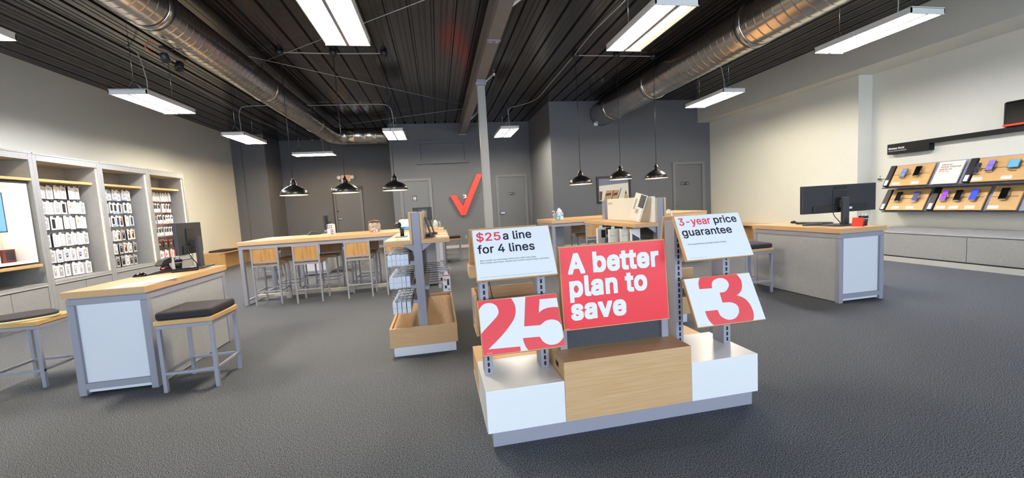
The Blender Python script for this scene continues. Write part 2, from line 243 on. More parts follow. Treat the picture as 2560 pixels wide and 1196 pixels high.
GLYPHS_BOLD = {
' ': (188, ''),
'A': (480, '-18,-26 -10,-34 110,-34 120,-25 122,-16 123,-15 125,-8 126,-6 128,2 130,4 132,12 133,14 135,21 136,22 138,31 140,32 142,40 142,40 145,50 146,50 148,60 150,60 166,108 314,108 346,16 347,14 356,-11 356,-12 358,-18 359,-19 360,-25 370,-34 488,-34 497,-26 497,26 496,30 493,36 492,40 491,41 468,104 462,118 460,128 450,152 447,162 441,177 438,187 432,202 429,212 423,226 420,236 414,250 411,260 405,275 402,285 396,300 393,310 387,324 384,334 383,335 366,383 356,407 356,412 348,432 346,436 338,456 338,460 330,480 310,534 302,543 176,543 166,534 166,530 164,528 164,524 162,523 162,518 160,518 160,513 158,512 158,508 156,506 156,502 154,501 154,496 152,496 152,491 150,490 150,486 148,484 148,480 146,479 146,474 144,474 144,469 142,468 142,464 140,462 140,458 138,457 138,452 136,452 136,447 134,446 134,442 132,440 132,436 120,408 119,402 118,400 117,396 116,395 115,390 114,390 113,385 112,384 111,380 110,378 109,374 108,373 107,368 106,368 105,363 104,362 103,358 102,356 101,352 100,351 99,346 98,346 97,341 96,340 95,336 94,334 93,330 92,329 91,324 90,324 89,319 88,318 87,314 86,312 85,308 84,307 83,302 82,302 81,297 80,296 79,292 78,290 77,286 76,285 75,280 74,280 73,275 72,274 71,270 70,268 69,264 68,263 67,258 66,258 65,253 64,252 63,248 62,246 61,242 60,241 59,236 58,236 57,231 56,230 55,226 54,224 53,220 52,219 51,214 50,214 49,209 48,208 47,204 46,202 45,198 44,197 43,192 42,192 26,147 26,146 24,142 24,140 22,136 22,135 20,130 20,130 18,125 18,124 16,120 16,118 14,114 14,113 12,108 12,108 10,103 10,102 8,98 8,96 6,92 6,91 4,86 4,86 2,81 2,80 0,76 0,74 -2,70 -2,69 -4,64 -4,64 -6,59 -6,58 -8,54 -8,52 -10,48 -18,26;210,233 239,320 255,270 256,269 268,233'),
'W': (686, '120,-24 130,-34 256,-34 264,-26 343,264 421,-26 430,-34 556,-34 564,-26 565,-23 568,-8 570,-3 574,12 576,17 580,32 582,37 585,52 587,57 590,72 592,77 596,92 598,97 600,106 602,112 606,126 608,132 611,146 613,152 616,166 618,172 622,186 624,192 628,206 630,212 633,226 635,232 638,246 640,252 644,266 646,272 650,286 652,292 655,306 657,312 660,326 662,332 666,346 668,352 670,361 672,366 676,381 704,482 704,534 696,543 578,543 569,534 493,236 492,236 414,534 406,543 280,543 272,534 219,331 216,320 214,310 202,268 200,258 196,248 194,238 194,236 193,236 116,534 108,543 -10,543 -18,534 -18,482'),
'a': (389, '4,37 14,19 16,18 24,5 38,-8 39,-8 50,-19 69,-30 82,-34 86,-36 110,-41 132,-43 188,-43 208,-41 226,-38 241,-33 247,-30 252,-34 362,-34 371,-26 371,280 369,304 364,326 356,346 355,346 346,362 343,364 343,366 340,368 337,372 324,385 313,392 312,394 310,394 296,404 280,410 266,413 222,418 163,418 146,417 129,414 108,410 84,400 84,399 69,392 68,390 53,380 30,357 25,349 17,339 7,317 7,266 16,256 74,240 82,240 67,234 52,227 50,225 48,224 43,220 38,218 16,196 12,190 9,187 2,172 -2,154 -4,136 -4,80 -2,58;132,104 132,106 137,113 146,118 146,118 160,126 200,134 224,136 238,139 236,133 229,118 226,116 221,106 216,101 212,100 203,93 184,84 169,82 156,86 144,91 142,94 138,96;135,251 138,258 144,267 152,275 154,276 162,282 175,288 194,294 202,293 211,289 214,288 222,282 224,282 228,278 235,268 235,266 232,265 220,262 154,254'),
'b': (424, '19,-26 28,-34 138,-34 144,-28 147,-30 157,-34 162,-36 182,-41 198,-42 258,-42 286,-40 314,-31 339,-18 352,-7 360,-2 372,11 374,14 389,31 402,56 404,57 416,92 422,124 424,159 424,219 422,254 416,286 404,318 396,330 392,338 392,339 391,341 390,342 390,344 388,344 388,346 382,352 382,354 372,364 372,364 358,379 356,379 354,382 352,382 350,386 346,388 339,395 313,408 286,416 258,418 187,418 180,417 164,414 148,408 148,534 140,543 28,543 19,534;159,140 152,162 148,186 148,192 152,216 159,238 168,257 173,262 178,270 186,278 188,278 188,280 196,284 203,288 220,293 237,288 238,287 255,277 258,274 262,270 266,266 268,262 273,256 278,242 281,238 289,214 293,191 290,166 282,142 272,122 267,116 262,108 254,100 249,98 237,89 220,84 203,90 198,94 187,99 180,106 180,106 169,120'),
'd': (424, '10,87 11,86 20,59 36,31 48,18 52,11 66,-2 70,-4 85,-18 111,-31 138,-40 166,-42 226,-42 244,-41 262,-37 271,-32 276,-31 280,-28 282,-28 288,-34 398,-34 406,-26 406,534 398,543 286,543 277,534 277,408 262,414 244,417 238,418 166,418 138,416 111,408 86,395 72,383 66,378 52,364 52,364 48,360 48,360 46,357 42,352 36,346 20,318 20,315 10,290 2,254 0,220 0,158 2,124;143,142 136,164 132,187 132,191 136,214 141,233 153,258 157,262 162,270 164,270 166,274 168,274 170,277 176,280 187,288 204,293 221,288 228,284 238,278 241,274 242,274 244,272 246,270 251,263 255,258 266,238 272,216 276,192 276,186 272,162 265,140 255,118 251,114 246,106 244,106 242,102 241,102 238,99 236,98 236,98 228,94 221,89 204,84 187,89 185,91 183,92 176,96 170,100 162,108 157,116 152,122'),
'e': (404, '10,88 22,58 30,48 38,32 52,18 54,13 68,0 69,0 72,-4 84,-12 91,-18 120,-32 150,-39 184,-42 244,-42 264,-41 288,-37 309,-30 328,-20 346,-8 349,-4 350,-4 356,2 358,2 371,16 371,16 374,18 378,24 382,29 382,31 384,32 392,47 394,52 399,65 399,116 390,126 350,135 396,135 405,144 404,244 404,254 400,280 391,308 385,320 382,329 368,350 364,354 364,354 356,362 356,363 341,378 340,378 328,390 320,394 311,400 303,404 299,404 294,408 270,414 253,417 236,418 176,418 146,416 116,407 89,393 73,380 68,376 54,362 50,358 37,343 36,341 36,340 35,338 34,338 34,336 32,336 28,328 20,315 10,282 2,250 2,245 0,217 0,158 3,124;144,132 143,135 276,135 272,130 260,108 251,99 248,98 240,92 232,88 214,82 196,86 176,95 175,96 162,106 162,106 155,113;150,255 153,261 155,262 155,264 157,265 161,271 162,271 171,279 189,289 204,293 221,289 238,280 246,272 257,256 257,255'),
'i': (167, '19,-26 28,-34 140,-34 148,-26 148,404 140,413 128,414 131,414 132,416 138,420 152,433 152,434 155,437 159,446 160,455 160,511 159,520 155,530 138,547 130,552 121,556 111,558 57,558 47,556 38,552 30,547 13,530 9,520 7,510 7,456 9,446 13,437 16,434 16,433 30,419 34,418 37,414 40,414 28,413 19,404'),
'l': (189, '28,11 33,5 39,-4 50,-15 59,-21 65,-26 86,-34 110,-36 170,-36 188,-35 206,-32 215,-22 215,30 204,80 196,88 158,88 154,90 153,90 148,108 148,534 140,543 28,543 19,534 19,56 21,32'),
'n': (410, '19,-26 28,-34 140,-34 148,-26 148,207 149,224 152,240 160,257 170,272 186,283 201,290 208,292 231,284 243,274 244,271 252,261 259,238 262,212 262,-26 270,-34 382,-34 391,-26 391,270 389,298 384,324 375,347 372,351 362,366 337,392 331,395 321,403 302,410 278,417 271,418 198,418 178,416 174,416 163,412 161,412 149,408 145,406 138,413 28,413 19,404'),
'o': (415, '10,88 18,72 22,60 30,48 34,40 34,39 35,37 36,36 36,34 38,34 38,32 70,-1 75,-4 84,-12 87,-14 91,-18 118,-31 151,-40 178,-42 236,-42 268,-39 292,-32 300,-30 306,-26 308,-26 313,-23 314,-23 320,-20 325,-18 341,-4 346,-1 360,13 364,18 377,32 394,62 395,66 406,92 413,124 415,157 415,217 413,252 406,284 395,310 394,314 377,344 364,358 360,363 346,377 341,380 325,394 297,408 268,416 236,418 178,418 148,416 118,408 91,394 75,380 70,377 38,344 38,342 36,342 36,340 35,339 34,337 34,336 30,328 22,316 10,284 3,252 0,216 0,158 3,124;142,142 136,164 132,188 136,212 142,233 152,253 162,268 170,276 178,280 188,287 207,294 227,287 228,286 245,276 252,269 252,269 256,263 264,253 270,240 272,236 280,212 284,188 280,164 273,142 264,122 260,118 256,112 254,110 252,107 252,107 245,100 236,96 227,89 208,84 205,84 188,89 188,90 170,100 162,108 157,116 153,120'),
'p': (424, '19,-168 28,-177 140,-177 148,-168 148,-30 164,-38 188,-42 258,-42 286,-40 314,-31 339,-18 352,-7 360,-2 372,11 372,12 382,22 386,29 389,31 390,34 391,34 392,38 394,39 395,43 396,44 398,48 398,48 400,52 404,59 415,90 422,124 424,159 424,219 422,254 416,286 404,320 396,330 388,346 385,348 385,350 382,352 382,354 372,364 372,364 358,379 356,379 354,382 352,382 350,386 346,388 339,395 313,408 286,416 258,418 198,418 180,417 164,414 146,408 144,406 138,413 28,413 19,404;159,140 152,162 148,186 148,192 152,216 159,238 168,257 173,262 178,270 186,278 188,278 188,280 196,284 203,288 220,293 237,288 238,287 255,277 258,274 262,270 266,266 268,262 273,256 278,242 281,238 289,214 293,191 290,166 282,142 272,122 267,116 262,108 254,100 249,98 237,89 220,84 203,90 198,94 187,99 180,106 180,106 169,120'),
'r': (259, '19,-26 28,-34 140,-34 148,-26 148,216 149,230 152,239 153,244 160,259 162,260 166,267 171,272 174,273 174,274 185,282 199,287 209,289 216,288 268,288 277,296 277,410 268,418 250,418 242,419 184,419 164,417 145,411 142,409 141,409 138,413 28,413 19,404'),
's': (365, '7,47 16,28 18,27 28,12 50,-10 52,-11 54,-12 61,-17 67,-22 86,-31 106,-37 130,-41 150,-42 214,-42 237,-41 260,-36 286,-28 307,-16 310,-12 322,-4 336,9 336,10 346,21 350,30 357,39 363,58 365,79 365,134 362,154 360,162 360,162 354,179 352,180 352,182 345,190 344,192 329,208 328,208 326,210 324,210 322,213 318,216 313,221 287,234 256,242 294,243 348,256 358,264 358,316 352,334 343,350 334,364 310,388 308,388 297,397 279,406 260,413 239,417 218,418 155,418 134,417 112,412 106,410 106,410 90,404 69,394 64,390 64,390 56,383 56,383 31,358 21,340 14,318 13,302 13,246 16,226 18,218 18,218 24,201 34,188 36,184 48,172 50,172 66,158 92,146 107,141 68,141 10,128 2,120 2,68;125,135 126,136 131,134 139,132 184,122 201,117 218,110 219,108 224,106 226,103 219,96 199,86 183,82 168,86 149,94 143,100 134,113 128,132;151,276 153,280 156,283 170,290 171,292 188,296 203,291 204,290 216,284 220,279 223,273 228,266 234,252 238,247 196,257 182,262 162,268'),
't': (227, '34,36 43,15 44,14 44,13 46,12 56,-3 68,-14 87,-27 112,-35 140,-38 200,-38 218,-37 238,-32 247,-24 247,28 236,80 228,88 173,88 169,89 168,90 167,90 164,96 161,108 160,120 160,293 230,293 238,302 238,404 230,413 160,413 160,496 152,505 40,505 31,496 31,413 -20,413 -28,404 -28,302 -20,293 31,293 31,65'),
'v': (389, '-16,352 4,298 5,296 8,290 8,286 10,283 11,280 13,276 14,274 16,270 31,228 34,222 34,219 36,216 37,212 39,209 54,167 58,161 58,158 60,154 60,152 62,148 78,106 81,100 82,97 84,94 84,90 86,87 86,84 88,80 104,38 107,32 108,30 110,26 110,23 112,20 128,-25 138,-34 252,-34 260,-25 261,-22 274,12 290,52 294,62 296,70 310,103 312,110 316,120 318,127 338,178 340,184 360,235 362,242 366,252 368,259 388,310 390,316 404,350 405,353 405,404 396,413 280,413 270,404 267,392 260,375 258,369 252,352 250,346 243,328 242,322 234,304 233,298 228,286 226,280 220,263 218,257 211,240 195,194 194,194 193,198 188,210 186,216 180,234 178,240 171,257 170,263 162,280 161,286 156,298 154,304 148,322 146,328 139,346 118,404 110,413 -8,413 -17,404'),
}
GLYPHS_SEMI = {
' ': (188, ''),
'$': (447, '38,74 51,50 62,37 65,33 73,25 74,25 76,22 77,22 78,20 84,16 92,10 118,-4 124,-6 126,-7 146,-14 176,-20 189,-20 189,-84 192,-87 254,-87 257,-84 257,-20 272,-20 303,-14 330,-3 332,-2 360,12 384,34 384,36 388,39 394,48 399,54 402,60 403,60 404,64 405,64 408,72 412,76 419,101 421,126 421,154 420,172 416,189 408,208 405,212 397,224 376,245 375,245 370,251 354,261 322,277 283,290 281,290 275,292 257,296 257,440 270,436 292,424 296,420 297,420 300,416 302,416 308,410 308,408 319,392 324,369 327,365 411,365 414,368 414,390 411,414 403,438 397,446 390,460 368,483 367,483 350,497 326,512 300,521 270,527 257,528 257,593 254,596 192,596 189,593 189,527 184,527 156,522 128,512 102,497 97,492 96,492 86,484 84,482 76,475 76,474 74,472 74,471 70,468 70,468 68,465 68,464 60,456 57,448 56,448 55,445 54,444 53,442 49,436 41,411 39,386 39,360 43,330 54,302 68,286 71,281 78,274 78,274 80,272 81,272 86,268 92,264 93,262 98,260 102,256 136,240 142,238 142,237 176,225 189,222 189,68 176,72 160,79 157,82 146,89 135,99 134,102 126,112 120,129 118,146 114,150 28,150 25,147 25,125 28,100;257,67 257,202 258,202 286,192 311,177 320,168 322,165 327,158 331,145 332,134 325,116 323,114 322,112 318,106 316,102 306,91 294,84 294,82 276,73;134,356 130,368 130,379 134,396 139,402 141,407 150,418 158,424 162,427 178,436 189,439 189,318 180,320 164,328 160,332 155,334 142,346 142,348'),
'-': (453, '101,178 104,175 347,175 350,178 350,254 347,257 104,257 101,254'),
'.': (188, '42,8 55,-6 56,-6 62,-12 72,-16 82,-17 108,-17 118,-16 128,-12 142,0 146,6 148,8 153,18 154,28 154,60 153,64 148,74 146,76 142,82 128,94 116,98 106,100 84,100 72,98 62,94 61,92 55,88 42,74 38,64 37,54 37,28 38,18'),
'/': (249, '1,-86 4,-89 81,-89 84,-85 123,60 134,98 135,104 138,112 138,118 141,124 142,130 144,138 146,144 148,150 149,156 152,164 152,170 155,176 156,182 158,190 160,196 162,202 163,208 166,216 166,222 169,228 170,234 172,242 174,248 176,254 177,260 180,268 180,274 183,280 184,286 186,294 188,300 190,306 191,312 194,320 194,326 197,332 198,338 200,346 202,352 204,358 205,364 230,455 231,461 234,468 234,474 237,481 238,487 240,494 242,500 244,507 245,513 248,520 248,543 245,546 168,546 164,542 126,397 115,358 114,352 112,346 110,340 108,332 107,326 104,320 104,314 101,306 100,300 98,294 96,288 94,280 93,274 90,268 90,262 87,254 86,248 84,242 82,236 80,228 79,222 76,216 76,210 73,202 72,196 70,190 68,184 66,176 65,170 62,164 62,158 59,150 58,144 56,138 54,132 52,124 51,118 48,112 48,106 45,98 44,92 19,2 18,-4 16,-11 14,-17 12,-24 11,-30 8,-37 8,-43 5,-50 4,-56 2,-63'),
'2': (453, '51,-10 54,-13 399,-13 402,-10 402,67 399,70 185,70 204,90 204,90 214,100 214,100 223,110 223,110 232,120 232,120 242,130 242,130 252,140 252,140 261,150 261,150 270,160 270,160 280,170 280,170 294,186 297,190 300,193 300,194 304,197 304,198 308,201 308,202 328,225 332,230 349,248 350,251 352,252 352,254 354,256 355,258 364,270 366,273 376,288 380,300 384,306 390,326 394,348 394,385 392,409 385,434 374,456 372,456 372,458 371,458 360,474 338,495 333,498 332,500 322,506 316,510 290,520 265,526 238,529 212,529 193,527 159,520 132,509 132,508 130,508 126,504 124,504 121,501 110,495 88,472 86,470 85,469 82,464 73,452 62,428 55,402 53,376 53,352 56,349 137,349 140,352 141,372 145,388 152,404 154,406 154,408 158,412 161,418 168,425 184,435 185,435 199,442 222,446 232,445 248,442 262,436 278,428 288,418 288,418 295,410 302,394 306,380 306,370 304,352 298,338 288,318 284,312 281,308 269,292 269,292 264,287 264,286 240,260 240,260 230,250 230,249 221,240 221,238 214,232 214,231 200,216 200,216 192,209 192,208 186,202 186,200 178,194 178,193 172,186 172,186 164,179 164,178 157,171 157,170 150,164 150,162 143,156 143,155 136,148 136,148 129,141 129,140 122,134 122,132 114,126 114,124 108,118 108,117 100,110 100,110 94,103 94,102 86,96 86,94 80,88 80,87 51,58'),
'3': (453, '44,70 50,60 54,52 55,51 56,49 56,48 57,46 80,23 81,23 98,9 124,-4 150,-12 177,-18 204,-20 232,-20 262,-18 290,-12 318,-2 344,14 346,17 347,17 350,20 350,20 353,23 354,23 356,26 361,29 368,36 368,38 372,41 378,50 383,56 396,81 403,105 406,132 406,158 404,184 396,208 384,232 377,240 377,242 368,252 368,252 361,260 360,260 344,275 320,288 320,288 290,299 255,303 260,309 260,310 264,313 264,314 268,318 268,318 272,322 272,322 275,326 275,326 282,334 282,335 286,338 286,339 294,346 294,348 297,350 297,352 304,359 304,360 308,363 308,364 316,372 316,372 319,376 319,376 330,388 330,389 341,400 341,402 344,404 344,406 356,417 356,418 366,430 366,430 370,434 370,435 374,438 378,443 385,450 385,519 382,522 60,522 57,519 57,442 60,439 258,439 257,437 253,434 253,432 250,430 250,428 246,426 246,424 238,417 238,416 235,413 235,412 232,409 232,408 220,396 220,396 217,392 217,392 206,380 206,379 195,368 195,366 192,364 192,362 180,351 180,350 170,338 170,338 166,334 166,334 155,322 155,321 152,318 152,317 144,310 144,238 147,235 194,235 220,233 244,228 266,221 269,218 271,218 278,212 282,210 285,207 286,207 288,204 293,201 303,186 310,170 315,154 316,140 315,134 310,118 302,102 299,100 299,99 294,94 294,92 285,85 284,85 282,82 264,74 247,68 230,64 214,64 191,67 174,72 160,79 156,82 146,89 139,96 130,110 125,124 122,140 119,145 34,145 31,142 31,120 34,96'),
'4': (453, '27,95 30,92 269,92 269,-10 272,-13 353,-13 356,-10 356,92 423,92 426,95 426,173 423,176 356,176 356,328 353,331 272,331 269,328 269,176 134,176 139,186 143,191 144,194 148,200 149,202 153,208 154,211 158,216 159,220 164,228 166,230 170,236 170,239 174,244 176,248 180,253 180,256 182,256 187,267 191,272 192,276 196,281 197,284 201,290 202,292 206,298 207,301 208,302 214,312 218,318 218,320 222,326 224,329 228,334 228,338 232,343 234,346 234,346 240,357 244,362 245,366 249,371 250,374 254,380 255,382 259,388 260,391 261,392 266,402 270,408 272,410 276,416 276,419 280,424 282,428 282,428 288,438 292,444 293,447 297,452 298,456 302,461 303,464 307,470 308,472 309,473 314,484 318,489 320,492 324,498 324,519 321,522 237,522 234,518 227,506 223,501 222,498 216,490 216,487 212,482 210,478 205,470 204,468 200,462 199,459 194,451 192,448 188,442 188,440 182,432 181,428 177,423 176,420 170,412 170,409 166,404 164,400 159,392 158,390 154,384 153,381 152,380 146,370 142,364 142,362 140,361 135,350 131,345 130,342 129,342 124,331 120,326 118,322 118,322 112,312 108,306 107,303 106,302 100,292 96,286 96,284 94,283 89,272 85,267 84,264 83,264 78,253 74,248 72,244 72,244 66,234 62,228 61,225 60,224 54,214 50,208 50,206 48,205 43,194 39,189 38,186 37,186 36,184 36,183 32,175 27,168'),
'5': (453, '58,72 70,50 76,44 76,43 84,34 84,34 92,26 92,26 95,22 96,22 98,20 102,18 108,12 118,6 122,3 124,2 127,0 156,-12 181,-18 208,-20 234,-20 260,-18 295,-9 298,-7 300,-7 302,-5 320,2 336,15 340,18 366,43 371,51 372,52 374,56 382,66 395,95 402,124 404,150 404,179 403,198 399,220 392,242 384,258 384,260 371,280 366,284 366,285 360,292 360,293 348,305 347,305 340,312 330,319 325,323 304,334 282,342 264,345 242,347 206,346 183,343 168,338 152,331 152,331 152,333 164,439 376,439 379,442 379,519 376,522 86,522 83,519 54,265 54,243 57,240 59,240 116,233 138,233 148,242 162,250 175,254 193,260 216,264 229,262 246,258 266,249 276,240 278,240 290,228 292,224 294,222 302,210 308,192 313,174 314,159 313,150 309,132 301,114 291,98 280,86 277,86 266,77 250,69 232,64 226,64 212,64 196,68 182,73 182,74 170,81 168,84 166,84 164,86 160,88 151,98 148,104 143,112 138,126 135,140 132,143 50,143 47,140 47,118 50,94'),
'A': (480, '3,-10 6,-13 95,-13 98,-10 101,0 105,9 108,18 108,19 111,28 115,38 146,129 332,129 362,45 363,44 364,38 366,37 367,31 375,10 376,4 378,4 379,-2 380,-4 382,-10 385,-13 473,-13 476,-10 476,10 474,15 472,20 471,24 470,26 448,88 442,103 438,113 429,137 426,147 420,162 417,172 411,186 408,196 402,210 399,220 393,235 390,245 384,260 381,270 375,284 372,294 366,308 363,318 362,320 345,368 336,392 334,396 326,416 326,420 318,440 316,445 308,465 290,518 286,522 191,522 188,518 186,514 186,513 184,508 184,508 182,503 182,502 180,498 180,496 178,492 178,491 176,486 176,486 174,481 174,480 172,476 172,474 170,470 170,469 168,464 168,464 166,459 166,458 164,454 164,452 162,448 162,447 160,442 160,442 158,437 158,436 156,432 156,430 154,426 154,425 152,420 142,392 140,386 139,385 138,380 137,380 136,375 135,374 134,370 133,368 132,364 131,363 130,358 129,358 128,353 127,352 126,348 125,346 124,342 123,341 122,336 121,336 120,331 119,330 118,326 117,324 116,320 115,319 114,314 113,314 112,309 111,308 110,304 109,302 108,298 107,297 106,292 105,292 104,287 103,286 102,282 101,280 100,276 99,275 98,270 97,270 96,265 95,264 94,260 93,258 92,254 91,253 90,248 89,248 88,243 87,242 86,238 85,236 84,232 83,231 82,226 81,226 80,221 79,220 78,216 77,214 76,210 75,209 74,204 73,204 72,199 71,198 70,194 69,192 68,188 67,187 66,182 65,182 64,177 63,176 62,172 61,170 60,166 49,138 48,132 46,130 46,126 44,125 44,120 42,120 42,115 40,114 40,110 38,108 38,104 36,103 36,98 34,98 34,93 32,92 32,88 30,86 30,82 28,81 28,76 26,76 26,71 24,70 24,66 22,64 22,60 20,59 20,54 18,54 18,49 16,48 16,44 4,15 3,10;176,212 208,302 208,304 212,314 218,338 226,360 238,400 239,402 251,361 262,328 262,326 276,286 277,284 278,278 280,278 302,212'),
'E': (419, '47,-10 50,-13 385,-13 388,-10 388,67 385,70 138,70 138,216 365,216 368,219 368,296 365,299 138,299 138,439 382,439 385,442 385,519 382,522 50,522 47,519'),
'H': (517, '47,-10 50,-13 135,-13 138,-10 138,219 379,219 379,-10 382,-13 467,-13 470,-10 470,519 467,522 382,522 379,519 379,302 138,302 138,519 135,522 50,522 47,519'),
'I': (300, '18,-10 21,-13 279,-13 282,-10 282,67 279,70 196,70 196,439 279,439 282,442 282,519 279,522 21,522 18,519 18,442 21,439 105,439 105,70 21,70 18,67'),
'S': (447, '38,74 51,50 62,37 65,33 73,25 74,25 76,22 77,22 86,14 88,14 89,12 95,8 101,6 102,4 108,2 108,1 118,-4 124,-6 126,-7 146,-14 176,-20 210,-22 238,-22 272,-20 303,-14 330,-3 332,-2 360,12 384,34 384,36 388,39 394,48 399,54 402,60 403,60 404,64 405,64 408,72 412,76 419,101 421,126 421,154 420,172 414,192 408,208 405,212 397,224 370,251 354,261 322,277 283,290 281,290 275,292 223,306 180,320 164,328 160,332 152,337 142,346 140,350 137,352 137,353 134,356 130,371 130,382 134,396 135,396 142,408 144,410 144,412 147,414 150,418 157,424 158,424 160,426 178,436 194,441 216,444 227,445 245,443 269,436 292,424 296,420 297,420 300,416 302,416 308,410 308,408 319,392 324,369 327,365 411,365 414,368 414,390 411,414 403,438 397,446 390,460 368,483 367,483 350,497 330,508 328,510 322,513 317,514 300,521 270,527 241,529 213,529 184,527 152,520 137,514 128,512 114,504 114,502 110,501 109,500 105,498 89,486 88,486 84,482 84,482 76,475 74,471 62,458 49,436 41,411 39,386 39,360 43,330 54,304 62,294 62,293 64,292 64,290 66,289 66,288 68,286 71,281 78,274 78,274 80,272 81,272 86,268 92,264 93,262 98,260 102,256 136,240 142,238 142,237 176,225 232,210 288,192 288,190 298,186 311,177 320,168 322,165 327,158 328,156 332,142 332,134 326,116 316,102 306,91 294,84 294,82 276,73 258,67 238,63 219,62 194,66 176,72 160,79 157,82 146,89 135,99 134,102 127,112 120,129 118,146 114,150 28,150 25,147 25,125 28,100'),
'T': (449, '180,-10 183,-13 267,-13 270,-10 270,439 427,439 430,442 430,519 427,522 22,522 19,519 19,442 22,439 180,439'),
'U': (517, '58,98 72,70 82,56 88,46 116,20 120,18 144,2 177,-12 209,-19 244,-21 274,-21 302,-20 310,-18 321,-16 341,-12 374,2 396,18 398,18 402,20 428,46 428,48 434,53 441,64 446,70 459,98 467,129 470,160 470,519 467,522 383,522 380,519 380,185 378,164 372,141 364,122 356,112 352,106 338,92 322,81 306,75 301,72 276,66 268,66 241,66 216,72 214,74 196,81 178,93 165,106 154,122 144,146 139,164 137,185 137,519 134,522 50,522 47,519 47,160 50,129'),
'V': (480, '189,-6 190,-6 190,-10 194,-13 288,-13 292,-10 292,-5 294,-4 294,0 296,2 296,6 298,7 298,12 300,12 300,17 302,18 302,22 304,24 304,28 306,29 306,34 308,34 308,39 310,40 310,44 312,46 312,50 314,51 314,56 316,56 316,61 318,62 318,66 320,68 320,72 322,73 322,78 324,78 324,83 336,112 337,118 338,118 339,123 340,124 341,128 342,130 343,134 344,135 345,140 346,140 347,145 348,146 349,150 350,152 351,156 352,157 353,162 354,162 355,167 356,168 357,172 358,174 359,178 360,179 361,184 362,184 363,189 364,190 365,194 366,196 367,200 368,201 369,206 370,206 371,211 372,212 373,216 374,218 375,222 376,223 377,228 378,228 379,233 380,234 381,238 382,240 383,244 384,245 385,250 386,250 387,255 388,256 389,260 390,262 391,266 392,267 393,272 394,272 395,277 396,278 397,282 398,284 399,288 400,289 401,294 402,294 403,299 404,300 405,304 406,306 407,310 408,311 409,316 410,316 411,321 412,322 413,326 414,328 415,332 416,333 417,338 428,366 430,372 430,373 432,378 432,378 434,383 434,384 436,388 436,390 438,394 438,395 440,400 440,400 442,405 442,406 444,410 444,412 446,416 446,417 448,422 448,422 450,427 450,428 452,432 452,434 454,438 454,439 456,444 456,444 458,449 458,450 460,454 460,456 462,460 462,461 464,466 474,494 476,498 476,519 473,522 385,522 382,518 378,506 377,506 326,355 324,354 312,318 312,316 308,304 307,304 295,267 294,266 290,254 290,253 278,216 276,216 252,144 242,106 240,108 230,140 203,222 202,224 177,296 176,296 174,302 174,304 172,310 171,310 170,316 161,338 159,346 158,347 156,353 156,354 154,360 153,361 152,367 143,389 141,396 140,398 138,404 138,404 136,410 135,412 134,418 125,440 123,447 122,448 120,454 120,455 118,461 117,462 116,468 107,490 98,518 94,522 6,522 3,519 3,498 4,496 5,494 13,471 14,470 34,416 41,397 42,392 46,384 54,360 58,351 62,337 66,328 74,304 78,296 83,282 87,272 95,249 99,240 107,216 111,208 116,194 120,184 136,138 140,129 156,82 160,74 177,27 181,18'),
'X': (474, '5,-10 8,-13 101,-13 106,-7 111,0 112,2 117,9 124,18 126,22 128,24 132,31 134,32 138,40 140,40 144,48 146,49 150,56 152,58 156,65 158,66 162,74 170,83 172,87 174,88 184,104 188,108 190,112 194,117 237,184 246,170 246,168 248,168 248,166 249,166 250,164 250,163 251,161 252,160 252,158 254,158 254,156 280,117 282,116 288,106 290,104 292,100 293,100 295,96 300,90 303,84 304,83 306,79 308,78 310,74 315,68 318,62 320,62 322,58 323,56 325,52 330,46 333,41 334,40 336,36 338,35 340,31 345,25 348,20 350,18 352,14 353,14 355,10 360,4 366,-7 372,-13 466,-13 469,-10 469,10 466,14 455,31 454,32 450,39 448,40 438,56 436,58 432,64 430,66 426,72 425,74 414,90 413,91 409,98 408,99 397,116 396,116 392,124 390,124 380,141 378,142 374,149 372,150 368,157 367,158 363,165 362,166 356,174 355,176 351,182 350,184 346,190 344,192 339,200 338,201 334,208 332,209 328,216 326,217 322,224 321,225 316,234 314,234 310,242 309,242 305,250 304,250 296,262 314,290 315,290 318,296 320,297 322,302 324,304 327,309 328,310 332,316 333,316 336,322 338,323 340,328 342,330 345,335 346,336 350,342 351,342 354,348 356,349 358,354 360,356 363,361 364,362 384,392 386,393 389,398 390,400 394,405 395,406 398,412 400,412 402,418 404,419 407,424 408,426 412,431 413,432 416,438 418,438 420,444 422,445 425,450 426,452 430,457 431,458 434,464 436,464 438,470 440,471 443,476 444,478 448,483 449,484 452,490 454,490 456,496 459,498 459,519 456,522 364,522 358,516 340,489 339,488 337,484 332,478 329,472 328,472 314,451 312,450 310,446 306,440 302,434 301,434 299,430 294,424 291,418 286,412 258,370 258,368 256,366 255,364 253,362 252,360 239,340 238,336 237,336 236,340 227,354 226,356 225,357 217,372 187,416 186,418 178,430 176,432 169,443 168,444 122,512 121,512 118,518 114,522 19,522 16,519 16,498 20,494 24,488 30,480 34,473 35,472 39,465 45,458 49,450 50,450 54,442 56,442 60,434 66,427 70,420 72,419 76,412 77,411 81,404 87,396 91,390 92,388 96,382 102,374 106,367 108,366 112,359 114,358 118,351 119,350 122,344 124,344 128,336 129,336 133,328 134,328 138,322 139,321 143,314 144,313 148,306 150,305 154,298 156,297 158,292 160,290 164,284 166,282 180,260 178,258 176,254 174,252 172,248 171,248 169,244 168,242 166,238 164,238 162,234 160,232 158,228 157,228 155,224 154,222 152,218 150,218 130,188 126,184 124,180 123,179 121,175 120,174 118,170 116,169 114,165 112,164 110,160 109,159 107,155 106,154 104,150 102,149 82,120 78,116 76,112 75,110 73,106 72,106 70,102 68,100 66,96 64,96 62,92 61,90 59,86 58,86 56,82 54,80 52,76 50,76 48,72 47,70 45,66 44,66 42,62 40,60 38,56 36,56 34,52 33,50 31,46 30,46 28,43 27,42 25,38 24,37 22,33 20,32 18,28 16,27 14,23 13,22 11,18 5,10'),
